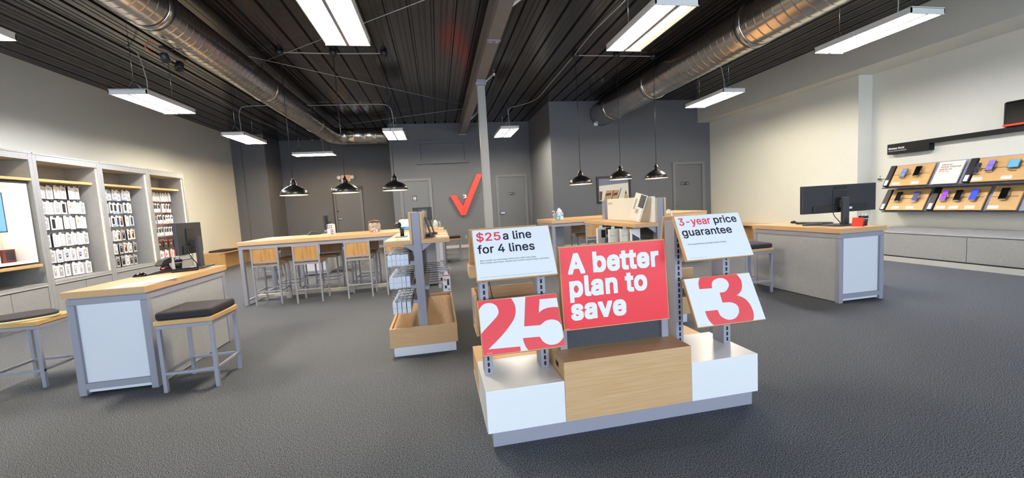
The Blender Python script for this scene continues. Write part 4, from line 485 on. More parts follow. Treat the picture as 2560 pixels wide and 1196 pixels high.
w6 = ['tube_w'] * 6; c6 = ['tube_c'] * 6
light('bluish-white lit ceiling light high above the accessory cabinets on the left wall', -4.36, 7.54, c6)
light('lit ceiling light at back left, in front of the corner of the white wall', -4.46, 10.82, w6, 0, 0)
light('amber lit ceiling light furthest back on the left, set crosswise above the exit door', -3.72, 13.8, ['tube_o'] * 6, PI / 2)
light('big lit ceiling light at the top of the photo, left of the beam', -.88, 4.43, w6)
light('lit ceiling light hanging beside the end of the bent duct, above the restroom door', -.93, 10.78, w6, 0, 0)
light('lit ceiling light at the back, just right of the steel column', 1.98, 10.82, w6, 0, 0)
light('ceiling light right of the beam with several of its tubes out', 2.59, 4.49, ['tube_w', 'tube_off', 'tube_w', 'tube_off', 'tube_o', 'tube_off'])
light('lit ceiling light over the far part of the cream right wall', 5.9, 7.66, w6)
light('long lit ceiling light at upper right below the white soffit', 5.84, 4.48, c6)
light('lit ceiling light cut off by the left edge of the photo', -4.33, 4.43, w6)
# ------------------------------------------------------------------ pendants
def pendant(label, x, zb, group):
    y = 7.5; t = thing('pendant_lamp', label, 'pendant lamp', (x, y, zb), group)
    o = [(.222, 0), (.226, .012), (.205, .075), (.19, .085), (.155, .118), (.1, .15), (.06, .165), (.055, .17), (.052, .21), (.036, .25), (.02, .26), (.012, .3)]
    MB().lathe(o, (0, 0, 0), 36, 0, 'z', False).build('shade', M['shade'], t)
    MB().lathe([(.222, .0), (.2, .075), (.15, .112), (.09, .145), (0, .158)], (0, 0, 0), 36, 0, 'z', False).build('white_lining', M['pend_in'], t)
    MB().lathe([(0, .04), (.03, .05), (.04, .075), (.03, .105), (.018, .125), (.018, .15)], (0, 0, 0), 16).build('bulb', M['bulb'], t)
    MB().tube([(0, 0, .29), (0, 0, 4.08 - zb)], .0055, 6).build('cord', M['black'], t)
    MB().lathe([(.06, ZC - zb), (.06, ZC - .05 - zb), (.035, ZC - .09 - zb), (.012, ZC - .1 - zb)], (0, 0, 0), 18).build('canopy', M['black'], t)
for k, x in enumerate((-2.42, -1.57, -.725)):
    pendant(('leftmost of the three black pendant lamps over the left bar table', 'middle black pendant lamp over the left bar table, in front of the exit sign', 'black pendant lamp over the left bar table, nearest the check mark')[k], x, 1.725, 'black pendants over the left bar table')
for k, (x, z) in enumerate(((2.81, 1.665), (3.655, 1.725), (4.44, 1.71))):
    pendant(('black pendant lamp over the right bar table, nearest the steel column', 'black pendant lamp in front of the framed window screen on the right', 'black pendant lamp over the right bar table, nearest the right grey door')[k], x, z, 'black pendants over the right bar table')
# ------------------------------------------------------------------ conduits, rods
def smooth(pts, n=5):
    P = [Vector(p) for p in pts]; P = [2 * P[0] - P[1]] + P + [2 * P[-1] - P[-2]]; out = []
    for i in range(1, len(P) - 2):
        a, b, c, d = P[i - 1:i + 3]
        for k in range(n):
            s = k / n; out.append(.5 * ((2 * b) + (-a + c) * s + (2 * a - 5 * b + 4 * c - d) * s * s + (-a + 3 * b - 3 * c + d) * s ** 3))
    return out + [P[-2]]
zc = ZC - .035
def conduit(label, pts, r=.009):
    tag(MB().tube(smooth(pts), r, 6).build('conduit', M['greyp']), label, 'conduit', 'electrical conduits on the ceiling')
conduit('conduit on the ceiling linking the three left pendant lamps', [(-2.42, 7.5, zc), (-1.57, 7.53, zc), (-.725, 7.5, zc)], .008)
conduit('conduit on the ceiling linking the three right pendant lamps', [(2.81, 7.5, zc), (3.655, 7.5, zc), (4.44, 7.5, zc)], .008)
conduit('long conduit snaking over the ceiling right of the beam to the rear light', [(2.1, 10.9, 3.38), (2.1, 10.95, 3.8), (2.2, 11.2, 4.05), (2.4, 11.3, zc), (2.66, 10.95, zc), (2.82, 10.4, zc), (2.81, 9.2, zc), (2.79, 7.6, zc), (2.76, 6.5, zc), (2.82, 5.45, zc)])
conduit('conduit arching down to the light above the restroom door from the left', [(-.95, 10.8, 3.38), (-.96, 10.85, 3.8), (-1.02, 10.9, 4.03), (-1.2, 10.93, zc), (-1.75, 10.91, zc), (-3.0, 10.95, zc), (-4.3, 10.93, zc), (-4.55, 10.9, 4.0), (-4.52, 10.8, 3.6), (-4.5, 10.75, 3.38)])
conduit('conduit running along the ceiling near the left white wall', [(-4.65, 5.2, zc), (-4.66, 6.6, zc), (-4.67, 8.4, zc), (-4.78, 11.8, zc), (-4.7, 13.6, zc)], .008)
def rod(label, a, b_): tag(MB().tube([a, b_], .0045, 5).build('bracing_rod', M['greyp']), label, 'bracing rod', 'thin bracing rods under the ceiling')
rod('thin bracing rod slanting under the ceiling past the big top light', (-3.13, 8.04, 4.06), (.9, 4.8, 4.06))
rod('thin bracing rod slanting under the ceiling behind the left pendant cords', (-2.93, 7.57, 4.08), (.9, 10.9, 4.08))
rod('thin bracing rod nearest the back wall, from bent duct to beam', (-3.1, 13.3, 4.07), (.9, 11.26, 4.07))
# exit sign
t = thing('exit_sign', 'exit sign with two emergency lamp heads over the back left door', 'exit sign', (-3.3, 16.0, 2.58))
MB().box(-.17, .17, -.07, 0, 0, .25).build('housing', mat('cream_exit_housing', 'dcb98c', .5), t, .008, 1)
for s in (-1, 1):
    MB().lathe([(.05, 0), (.075, -.05), (.078, -.11), (.0, -.112)], (s * .235, -.0, .16), 18, 0, 'y').box(min(s * .16, s * .3), max(s * .16, s * .3), -.05, -.01, .12, .2).build('lamp_head', M['white_metal'], t)
text('lettering', 'EXIT', t, M['redink'], (-.115, -.07, .07), (1, 0, 0), (0, 0, 1), .11, .23, .03)
# framed screen on the right grey wall
t = thing('framed_screen', 'dark framed screen with pale slanted panels on the back right wall', 'screen', (4.575, 10.95, 1.24))
b = MB()
for x0, x1, z0, z1 in ((0, 1.05, 0, .06), (0, 1.05, .71, .77), (0, .06, .06, .71), (.99, 1.05, .06, .71)): b.box(x0, x1, -.05, 0, z0, z1)
b.build('frame', M['black_trim'], t, .006, 1)
MB().box(.06, .99, -.02, 0, .06, .71).build('picture', M['cream'], t)
pt = MB(); pm = [M['lav'], M['tan'], M['black'], M['white'], M['darkred']]
pt.box(.06, .99, -.021, -.02, .58, .71, 0).prism([(.06, .5), (.99, .56), (.99, .6), (.06, .6)], 1, -.0215, -.02, 0)
for xa, w in ((.2, .21), (.44, .17)): pt.prism([(xa, .06), (xa + w, .06), (xa + w + .09, .36), (xa + .09, .36)], 1, -.0215, -.02, 1).prism([(xa + .06, .2), (xa + w + .02, .22), (xa + w + .03, .29), (xa + .075, .27)], 1, -.0225, -.0215, 4)
pt.prism([(.42, .06), (.445, .06), (.53, .36), (.505, .36)], 1, -.022, -.02, 2).prism([(.61, .06), (.64, .06), (.77, .41), (.75, .41)], 1, -.022, -.02, 2).prism([(.08, .08), (.14, .08), (.17, .34), (.08, .34)], 1, -.0215, -.02, 4).prism([(.83, .08), (.98, .08), (.9, .36)], 1, -.0215, -.02, 1).prism([(.87, .24), (.93, .24), (.9, .34)], 1, -.022, -.02, 2)
pt.build('printed_panels', pm, t)
# ------------------------------------------------------------------ counters (sales desks)
def desk(label, w, d, group=None, loc=(0, 0, 0)):
    """origin at the front left floor corner; top at .855"""
    t = thing('sales_desk', label, 'desk', loc, group)
    MB().box(0, w, 0, d, .8, .855).build('desktop', M['woody'], t, .003, 1)
    L = .052; fr = MB()
    for (x, y) in ((.01, .02), (w - .01 - L, .02), (.01, d - .02 - L), (w - .01 - L, d - .02 - L)):
        MB().box(x, x + L, y, y + L, 0, .741).build('leg', M['grey_metal'], t, .003, 1)
    for y in (.02, d - .02 - L):
        fr.box(.01, w - .01, y, y + L, .742, .79)
        MB().box(.01 + L, w - .01 - L, y, y + L, .05, .1).build('low_rail', M['grey_metal'], t, .002, 1)
    for x in (.01, w - .01 - L): fr.box(x + .0012, x + L - .0012, .0212, d - .0212, .7432, .7888)
    fr.box(.02, w - .02, .03, d - .03, .785, .8)
    fr.build('frame_rails', M['grey_metal'], t, .002, 1)
    MB().box(.01 + L, w - .01 - L, .045, .06, .02, .742).build('front_panel', M['white_lam'], t)
    MB().box(w - .035, w - .022, .02 + L, d - .02 - L, .01, .742).build('side_panel', M['grey_lam'], t)
    MB().box(.022, .035, .02 + L, d - .02 - L, .01, .742).build('side_panel', M['grey_lam'], t)
    MB().box(.01 + L, w - .01 - L, d - .06, d - .045, .02, .742).build('back_panel', M['grey_lam'], t)
    return t
deskL = desk('grey framed sales desk with wooden top nearest the camera at left', .58, 1.25, 'sales desks', (-2.94, 3.65, 0))
deskR = desk('grey framed sales desk with wooden top and wide monitor on the right', .63, 1.28, 'sales desks', (4.39, 3.66, 0))
desk('grey framed sales desk seen beneath the left bar table', .6, 1.28, 'sales desks', (-3.16, 9.67, 0))
desk('grey framed sales desk below the restroom door, behind the left gondola', .6, 1.28, 'sales desks', (-.48, 9.67, 0))

# ------------------------------------------------------------------ backless stools
def stool(label, loc, pad='cushion', rz=0, zp=0):
    t = thing('backless_stool', label, 'stool', loc, 'backless stools', rz)
    w = .4; L = .028
    for x in (0, w - L):
        for y in (0, w - L): MB().box(x, x + L, y, y + L, 0, .514).build('leg', M['grey_metal'], t, .002, 1)
    b = MB()
    for y in (0, w - L): b.box(0, w, y, y + L, .515, .545)
    for x in (0, w - L): b.box(x + .001, x + L - .001, .001, w - .001, .516, .544)
    b.build('frame_rails', M['grey_metal'], t, .002, 1)
    b = MB()
    for y in (.003, w - L + .003): b.box(0, w, y, y + L - .006, .14, .163)
    for x in (.003, w - L + .003): b.box(x + .001, x + L - .007, .001, w - .001, .141, .162)
    b.build('foot_ring', M['grey_metal'], t, .002, 1)
    MB().box(-.008, w + .008, -.008, w + .008, .548, .585).build('seat', M['oak_plate'], t, .003, 1)
    if pad == 'cushion':
        MB().box(0, w, 0, w, .5855, .65).build('cushion', M['cushion'], t, .022, 4)
    else:
        # flat pad lying askew, pale backing peeping out at the front edge
        a = [(w / 2 - .03 + .235 * math.cos(q) * (1 + .06 * math.cos(4 * q)), w / 2 - .03 + .2 * math.sin(q) * (1 + .06 * math.cos(4 * q))) for q in [2 * PI * k / 40 for k in range(40)]]
        MB().prism(a, 2, .5855, .602, 0, None, True).build('pad_backing', M['foam'], t)
        MB().prism([(.98 * p[0] - .012, .96 * p[1] + .022) for p in a], 2, .602, .622, 0, None, True).build('cushion', M['cushion'], t)
    return t
s1 = stool('backless grey stool with thick black cushion right of the nearest desk', (-2.245, 3.52, 0))
s2 = stool('backless grey stool with thin curling pad, cut off by the left photo edge', (-3.82, 4.0, 0), 'pad')
dup(s1, (3.84, 4.42, 0), 'backless grey stool with black cushion left of the right sales desk')
dup(s1, (5.3, 4.2, 0), 'backless stool mostly hidden behind the right sales desk')
dup(s1, (.12, 10.03, 0), 'backless stool with black cushion against the back wall, right of the left gondola')
dup(s1, (-4.16, 9.9, 0), 'backless stool seen under the left end of the left bar table')
dup(s1, (-2.3, 9.95, 0), 'backless stool seen under the bar table, right of the white desk front')

# ------------------------------------------------------------------ bar tables
def bar_table(label, w, d, loc, pedx):
    t = thing('bar_table', label, 'table', loc, 'long bar tables')
    MB().box(0, w, 0, d, .945, 1.005).build('tabletop', M['woodx'], t, .003, 1)
    L = .055
    for x in (.01, w - .01 - L):
        for y in (.02, d - .02 - L): MB().box(x, x + L, y, y + L, 0, .884).build('leg', M['grey_metal'], t, .003, 1)
    b = MB()
    for y in (.02, d - .02 - L): b.box(.01, w - .01, y, y + L, .885, .935)
    for x in (.01, w - .01 - L):
        b.box(x + .001, x + L - .001, .021, d - .021, .886, .934)
        MB().box(x + .01, x + L - .01, .02 + L, d - .02 - L, .06, .085).build('side_rail', M['grey_metal'], t, .002, 1)
    b.box(.02, w - .02, .03, d - .03, .93, .945)
    b.build('frame_rails', M['grey_metal'], t, .002, 1)
    MB().box(.01 + L, w - .01 - L, .35, .43, .05, .1).box(.5, .56, .36, .42, 0, .05).box(w / 2 - .03, w / 2 + .03, .36, .42, 0, .05).box(w - .56, w - .5, .36, .42, 0, .05).build('foot_rail', mat('pale_wood_rail', 'b9b2a2', .5), t, .003, 1)
    MB().box(pedx, pedx + .24, .3, .92, .02, .884).build('end_pedestal', mat('slate_grey_pedestal', '74747c', .5), t, .003, 1)
    return t
bar_table('long bar table with wooden top and grey frame on the left, candy jar on it', 3.07, 1.2, (-3.08, 6.76, 0), 2.76)
bar_table('long bar table with wooden top on the right, tissue box on its left end', 3.2, 1.12, (2.05, 7.05, 0), .08)

# ------------------------------------------------------------------ bar chairs
def bar_chair(label, loc, group, rz=0):
    """origin at floor under the back left post; the back is the -y side"""
    t = thing('bar_chair', label, 'chair', loc, group, rz)
    w = .39; L = .024; d = .42
    for x in (0, w - L):
        MB().box(x, x + L, 0, L, 0, .91).build('leg', M['grey_metal'], t, .002, 1)
        MB().box(x, x + L, d - L, d, 0, .63).build('leg', M['grey_metal'], t, .002, 1)
    b = 0
    for z in (.886, .66): MB().box(L, w - L, 0, L, z, z + .024).build('back_rail', M['grey_metal'], t, .002, 1)
    MB().box(L, w - L, .006, .02, .684, .886).build('backrest', M['oak'], t)
    b = MB().box(.002, w - .002, d - L, d - .002, .606, .63).box(.002, w - .002, .002, L, .606, .63)
    for x in (.002, w - L): b.box(x + .001, x + L - .003, .003, d - .003, .607, .629)
    b.build('seat_frame', M['grey_metal'], t)
    MB().box(.004, w - .004, L + .004, d + .006, .631, .655).build('seat', M['oak'], t, .003, 1)
    b = MB().box(.003, w - .003, .003, L - .003, .205, .225).box(.003, w - .003, d - L + .003, d - .003, .205, .225)
    for x in (0, w - L): b.box(x + .004, x + L - .004, .004, d - .004, .206, .224)
    b.build('foot_ring', M['grey_metal'], t)
    return t
g1 = 'bar chairs at the left bar table'; g2 = 'bar chairs at the right bar table'
c0 = bar_chair('wooden-backed bar chair nearest the left end of the left bar table', (-2.875, 6.695, 0), g1)
dup(c0, (-2.245, 6.58, 0), 'second bar chair from the left end of the left bar table, near side')
dup(c0, (-1.495, 6.6, 0), 'third bar chair from the left end of the left bar table, near side', rz=0)
dup(c0, (-.89, 6.6, 0), 'bar chair on the near side of the left bar table, partly behind the gondola')
dup(c0, (-2.435, 7.82, 0), 'far side bar chair at the left bar table, behind the two leftmost near chairs', rz=PI)
dup(c0, (-1.785, 7.8, 0), 'far side bar chair at the left bar table, in the middle', rz=PI)
dup(c0, (-1.14, 7.85, 0), 'far side bar chair at the left bar table, nearest the gondola', rz=PI)
dup(c0, (2.65, 6.92, 0), 'wooden-backed bar chair at the right bar table, above the red sign', g2)
dup(c0, (3.4, 6.9, 0), 'bar chair at the right bar table hidden behind the hanging packages', g2)
dup(c0, (3.17, 8.15, 0), 'far side bar chair at the right bar table, beside the slate pedestal', g2, PI)
dup(c0, (4.0, 8.15, 0), 'far side bar chair at the right bar table, behind the gondola', g2, PI)

# ------------------------------------------------------------------ benches
def bench(label, loc, flip):
    t = thing('bench', label, 'bench', loc, 'wooden wall benches')
    s = -1 if flip else 1
    X = lambda a, b: (min(s * a, s * b), max(s * a, s * b))
    a, b_ = X(0, .52)
    MB().box(a, b_, 0, 2.45, .455, .49).build('seat', M['woody'], t, .003, 1)
    MB().box(*X(.02, .5), .0, .32, 0, .455).build('end_block', M['oak_plate'], t, .003, 1)
    MB().box(*X(.02, .27), .32, 2.4, 0, .455).build('base', M['oak_plate'], t)
    MB().box(*X(.52, 1.0), 2.0, 2.45, .455, .49).box(*X(.27, 1.0), 2.15, 2.4, 0, .455).build('return_section', M['woodx'], t)
    return t
bench('long wooden bench along the white left wall', (-6.49, 12.15, 0), False)
bench('long wooden bench along the far right wall behind the sales desk', (8.28, 8.4, 0), True)
tag(MB().box(-6.42, -5.98, 12.5, 13.2, .491, .54).build('bench_cushion', M['cushion'], None, .015, 3), 'flat black cushion lying on the wooden bench by the left wall', 'cushion')

# ------------------------------------------------------------------ accessory cabinets on the left wall
FX, BX = -5.67, -6.49
def bay(label, y0, y1, kind):
    t = thing('accessory_cabinet', label, 'cabinet', (FX, y0, 0), 'grey wall cabinets')
    w = y1 - y0; D = FX - BX      # local x: 0 = front, -D = wall
    st = .055
    b = MB().box(-D, 0, 0, st, 0, 2.48).box(-D, 0, w - st, w, 0, 2.48).box(-D, 0, st, w - st, 2.38, 2.48).box(-D, 0, st, w - st, .545, .6)
    b.box(-D, -.05, st, w - st, 0, .07).box(-D, -D + .02, st, w - st, .07, 2.38)
    b.build('carcass', M['cab'], t, .002, 1)
    MB().box(-.012, .006, .012, w - .012, 2.468, 2.492).build('cornice', M['cab'], t)
    for k in range(2):
        a = st + .004 + k * (w - 2 * st) / 2
        MB().box(-.4, -.004, a, a + (w - 2 * st) / 2 - .008, .075, .535).build('drawer', M['cab'], t, .002, 1)
    MB().box(-.03, .004, st, w - st, .548, .57).build('sill_strip', mat('pale_sill', 'b4b2ac', .45), t)
    if kind == 'pegs':
        MB().box(-.5, -.48, st, w - st, .6, 2.38).build('back_panel', M['cab'], t)
        MB().box(-.478, -.1, st + .001, w - st - .001, 2.095, 2.135).build('shelf', M['oak_plate'], t, .003, 1)
        MB().box(-.47, -.43, .3, .52, 2.136, 2.25).build('sign_block', M['black'], t)
        for yy in (st + .001, w - st - .013):
            MB().box(-.03, -.023, yy + (.006 if yy > .5 else 0), yy + (.012 if yy > .5 else .006), .62, 2.36).build('light_strip', M['led'], t)
    return t
Y0 = [5.79, 6.945, 8.105, 9.265, 10.42]
bays = [bay(('grey wall cabinet at the left edge holding the white screen box', 'grey accessory cabinet just right of the screen cabinet', 'middle grey accessory cabinet, second from the far end', 'furthest grey accessory cabinet, behind the monitor')[k], Y0[k], Y0[k + 1], 'tv' if k == 0 else 'pegs') for k in range(4)]
ROWZ = [1.85, 1.61, 1.365, 1.1, .852, .61]
def hooks(par, k, n, y0, pitch):
    for r in range(6):
        for i in range(n[r]):
            y = y0 + i * pitch[r]
            MB().tube([(-.478, y, ROWZ[r] + .205), (-.2, y, ROWZ[r] + .205), (-.19, y, ROWZ[r] + .22)], .003, 5).build('hook', M['chrome'], par)
def pack(body, edge, w, h, d, art, tabm=None):
    """hanging retail box, front face towards +x; origin at the bottom centre of the front"""
    b = MB(); ms = [M[body], M[edge]] + [M[a[0]] for a in art]
    b.box(-d, 0, -w / 2, w / 2, 0, h, 0).box(-d, -.0005, -w / 2 - .002, -w / 2, 0, h, 1)
    b.prism([(-.028, h), (.028, h), (.02, h + .026), (-.02, h + .026)], 0, -d / 2 - .001, -d / 2 + .001, 0)
    for i, a in enumerate(art):
        _, u0, u1, v0, v1, rnd = a; pts = []
        yA, yB, zA, zB = -w / 2 + u0 * w, -w / 2 + u1 * w, v0 * h, v1 * h; r = rnd * (yB - yA)
        if r:
            for cx, cz, a0 in ((yB - r, zB - r, 0), (yA + r, zB - r, PI / 2), (yA + r, zA + r, PI), (yB - r, zA + r, 3 * PI / 2)):
                for q in range(4): pts.append((cx + r * math.cos(a0 + q * PI / 6), cz + r * math.sin(a0 + q * PI / 6)))
        else: pts = [(yA, zA), (yB, zA), (yB, zB), (yA, zB)]
        b.prism(pts, 0, -.0005, .0015 + .0003 * i, i + 2)
    o = b.build('boxed_accessory', ms); me = o.data; bpy.data.objects.remove(o); return me
CASE = lambda c, x=.24: [(c, x, 1 - x, .12, .88, .3)]
P = dict(
    a=pack('white', 'black', .1, .19, .03, [('greyp', .2, .8, .12, .88, .3), ('white', .27, .73, .17, .84, .3)]),
    b=pack('white', 'white', .1, .19, .03, [('greyp', .2, .8, .1, .9, .35), ('cream', .36, .64, .5, .68, .4)]),
    c=pack('white', 'black', .1, .19, .03, CASE('black')),
    d=pack('white', 'black', .1, .19, .03, [('cream', .2, .8, .12, .88, .3), ('tan', .3, .62, .5, .75, .4)]),
    e=pack('white', 'white', .1, .19, .03, [('greyp', .2, .8, .1, .9, .35), ('white', .28, .72, .15, .85, .35), ('navy', .33, .67, .3, .7, .45), ('white', .42, .58, .45, .6, .4)]),
    f=pack('white', 'greyp', .1, .19, .03, [('greyp', .3, .7, .15, .85, .45), ('white', .38, .62, .25, .48, .45), ('black', .42, .58, .3, .42, .45), ('white', .4, .62, .55, .78, .45)]),
    g=pack('white', 'greyp', .095, .18, .03, [('greyp', .2, .55, .2, .9, .2), ('bluep', 0, 1, 0, .12, 0), ('navy', .6, .85, .4, .5, 0)]),
    h=pack('white', 'greyp', .095, .18, .03, [('black', .25, .75, .25, .9, .25), ('bluep', .3, .9, .05, .16, 0)]),
    i=pack('white', 'greyp', .095, .18, .03, [('navy', .25, .75, .15, .92, .2), ('bluep', .2, .8, .02, .12, 0)]),
    j=pack('cream', 'black', .095, .18, .03, [('darkred', .25, .75, .15, .9, .15), ('cream', .3, .5, .6, .85, .3)]),
    k=pack('white', 'greyp', .095, .18, .03, [('greyp', .2, .8, .12, .9, .2), ('white', .35, .7, .4, .8, .3)]),
    l=pack('greyp', 'black', .095, .18, .03, [('black', .2, .8, .15, .8, .15), ('white', .3, .7, .05, .14, 0), ('white', .4, .6, .6, .7, .4)]),
    m=pack('white', 'greyp', .07, .175, .02, [('orange', 0, 1, 0, .08, 0), ('greyp', .2, .8, .55, .95, .3)]),
    n=pack('white', 'greyp', .07, .175, .02, [('orange', 0, 1, 0, .08, 0), ('black', .12, .88, .5, .98, .2)]),
    o=pack('white', 'greyp', .07, .175, .02, [('orange', 0, 1, 0, .06, 0), ('black', .2, .8, .6, .9, .4), ('greyp', .15, .85, .12, .35, 0)]),
    p=pack('darkred', 'black', .14, .16, .02, [('black', .12, .88, .15, .85, .3), ('greyp', .35, .65, .35, .65, .5), ('orange', 0, 1, .93, 1, 0)]),
    q=pack('white', 'orange', .14, .17, .02, [('orange', 0, .1, 0, 1, 0), ('black', .3, .45, .3, .7, .3), ('greyp', .6, .75, .4, .75, .3)]),
)
def rows(k, spec, what):
    """spec: per row (sequence of package kinds, first y, pitch)"""
    nm = ('', 'of the cabinet beside the screen', 'of the middle accessory cabinet', 'of the furthest accessory cabinet')[k]
    rn = ('top row', 'second row', 'third row', 'fourth row', 'fifth row', 'bottom row')
    for r, (seq, y0, pitch) in enumerate(spec):
        gr = 'packages in the %s %s' % (rn[r], nm); n = 0
        for i, ch in enumerate(seq):
            y = y0 + i * pitch
            MB().tube([(-.478, y - Y0[k], ROWZ[r] + .205), (-.2, y - Y0[k], ROWZ[r] + .205), (-.192, y - Y0[k], ROWZ[r] + .222)], .003, 5).build('hook', M['chrome'], bays[k])
            if ch == '.': continue
            o = bpy.data.objects.new('boxed_accessory', P[ch]); COL.objects.link(o)
            o.location = (-5.895 + random.uniform(-.02, .01), y, ROWZ[r] + random.uniform(-.004, .006)); o.rotation_euler = (0, 0, random.uniform(-.05, .05))
            tag(o, '%s %s %s' % (what[r], rn[r], nm), 'package', gr)
wh = ['boxed phone case in the'] * 6
rows(1, [('bbabdbab', 7.06, .121), ('bababcdab', 7.06, .112), ('babcaaada', 7.06, .112), ('aabaabaab', 7.06, .112), ('bfbeefeb', 7.06, .121), ('bffbfffb', 7.06, .121)], wh)
rows(2, [('gkgkgkgk', 8.22, .112), ('khkhhihk', 8.22, .112), ('hiihijdi', 8.22, .112), ('ljlkjljj', 8.22, .112), ('kfjkljkl', 8.22, .112), ('jllllkll', 8.22, .112)], wh)
rows(3, [('mmmmmmmmmmm', 9.37, .084), ('nnnonnnmnnn', 9.37, .084), ('ooomnnnnooo', 9.37, .084), ('nnnnnnnnnnn', 9.37, .084), ('pppppp', 9.41, .165), ('qqqqqq', 9.41, .165)], ['small orange-edged accessory pack in the'] * 4 + ['dark red cable pack in the', 'white and orange earbud pack in the'])
# screen box in the first bay
t0 = bays[0]
MB().box(-.4, 0, .056, 1.099, 2.08, 2.12).build('shelf', M['oak_plate'], t0, .003, 1)
MB().box(-.38, -.03, .07, 1.08, 2.045, 2.08).build('dark_recess_strip', M['black_trim'], t0)
MB().box(-.42, .06, .0, 1.0, .85, .89).build('lower_shelf', M['oak_plate'], t0, .003, 1)
tb = thing('screen_box', 'white lightbox with a blue screen in the leftmost cabinet', 'display box', (FX - .01, 5.87, .915))
H_ = 1.12; b = MB()
b.box(-.36, 0, 0, .02, 0, H_).box(-.36, 0, .92, .95, 0, H_).box(-.36, 0, .02, .92, 0, .03).box(-.36, 0, .02, .92, H_ - .03, H_).box(-.37, -.36, 0, .95, 0, H_)
b.build('box_shell', M['white_gloss'], tb, .002, 1)
MB().box(-.2, -.17, .05, .80, .45, 1.0).build('bezel', M['black'], tb, .004, 1)
MB().box(-.1695, -.168, .07, .78, .465, .985).build('screen', M['screen_blue'], tb)
MB().box(-.35, -.2, .3, .4, .6, .8).build('mount', M['grey_metal'], tb)
MB().box(-.3, -.285, .74, .77, .3, 1.05).box(-.3, -.285, .06, .74, 1.02, 1.05).build('light_strip', M['led'], tb)
t = thing('boxed_mouse', 'white box showing a black computer mouse, below the blue screen', 'package', (-5.9, 6.47, .946), None)
MB().box(-.03, .03, -.07, .07, 0, .2).build('carton', M['white'], t, .002, 1)
MB().lathe([(0, .0), (.035, .01), (.042, .05), (.04, .1), (.025, .125), (0, .13)], (.03, 0, .05), 18).build('printed_mouse', M['black'], t)
t = thing('boxed_headset', 'dark red package beside the boxed mouse below the blue screen', 'package', (-5.9, 6.66, .946))
MB().box(-.03, .03, -.09, .08, 0, .18).build('carton', M['darkred'], t, .002, 1)
MB().box(.03, .033, -.04, .06, .03, .15).build('printed_picture', M['black'], t)

# ------------------------------------------------------------------ gondolas
def gondola(label, ox, mirror=False):
    t = thing('gondola', label, 'display stand', (ox, 3.66, 0), 'double-sided gondolas')
    D = 1.42
    MB().box(-.28, .285, .04, D - .04, 0, .097).build('plinth', M['white_lam'] , t, .002, 1)
    b = MB().box(-.305, .305, 0, .022, .097, .274).box(-.305, .305, D - .022, D, .097, .274).box(-.305, -.283, .022, D - .022, .097, .274).box(.283, .305, .022, D - .022, .097, .274)
    b.build('base_tray', M['woodx'], t, .002, 1)
    MB().box(-.283, .283, .022, D - .022, .1, .25).build('base_deck', M['woody'], t)
    for y in (.03, D - .11): MB().box(-.037, .037, y, y + .08, .25, 1.32).build('upright', M['grey_metal'], t, .002, 1)
    MB().box(-.018, .018, .11, D - .11, .25, 1.03).build('dark_spine_panel', M['charcoal'], t)
    for s in (-1, 1):
        MB().box(min(s * .038, s * .292), max(s * .038, s * .292), 0, D, 1.032, 1.074).build('shelf', M['woody'], t, .003, 1)
        MB().box(min(s * .038, s * .062), max(s * .038, s * .062), .02, 1.14, 1.074, 1.322).build('header_board', M['woody'], t, .002, 1)
        for y in (.05, D - .08): MB().prism([(s * .038, 1.03), (s * .13, 1.03), (s * .038, .96)], 1, y, y + .025).build('shelf_bracket', M['grey_metal'], t)
        for z in (.86, .64, .5) if s < 0 else (.62,):
            MB().box(min(s * .02, s * .075), max(s * .02, s * .075), .04, D - .04, z - .016, z + .016).build('hook_bar', M['grey_metal'], t)
    return t
GX1 = -.204; GX2 = 2.215
ga = gondola('wood and grey double-sided gondola left of the sale sign stand', GX1)
gb = gondola('wood and grey double-sided gondola behind the red sale sign', GX2)
MB().box(.064, .078, .05, 1.12, 1.076, 1.335).build('glass_header', M['clear'], ga)
# small boxes hanging in rows on the left side of gondola 1
me = MB()
prof = [(-.045, .006), (-.045, .1), (.045, .1), (.045, .006), (.04, 0), (-.04, 0)]
me.prism([(-.048, .11), (-.048, .012), (-.04, .0), (.04, 0), (.048, .01), (.048, .11)], 0, -.018, .018, 0)
me.prism([(-.02, .11), (.02, .11), (.018, .135), (-.018, .135)], 0, -.002, .002, 1)
me.box(-.012, .012, -.0485, -.0475, .055, .06, 2)
o = me.build('hanging_box', [mat('pale_blue_white_carton', 'dfe3ee', .35), M['clear'], M['greyp']], None, .003, 1); boxme = o.data; bpy.data.objects.remove(o)
for r, z in enumerate((.825, .615, .375)):
    for j in range(5):
        y = 3.84 + j * .13
        x0 = GX1 - .265 if r < 2 else GX1 - .255
        n = 5 if r < 2 else 4
        zh = z + .128
        MB().tube([(-.06, y - 3.66, zh), (-.285, y - 3.66, zh), (-.292, y - 3.66, zh + .018)], .0035, 5).build('hook', M['chrome'], ga)
        for i in range(n):
            o = bpy.data.objects.new('hanging_box', boxme); COL.objects.link(o)
            o.location = (x0 + i * (.0375 if r < 2 else .043), y + random.uniform(-.004, .004), z + random.uniform(-.003, .003)); o.rotation_euler = (0, 0, random.uniform(-.03, .03))
            tag(o, ('slim white box hanging in the upper tier', 'slim white box hanging in the middle tier', 'slim white box hanging in the lowest tier')[r] + (' at the front of the left gondola' if j == 0 else ' behind the front boxes on the left gondola'), 'package', 'slim boxes, tier %s%s' % ('upper middle lowest'.split()[r], ', front' if j == 0 else ', behind'))
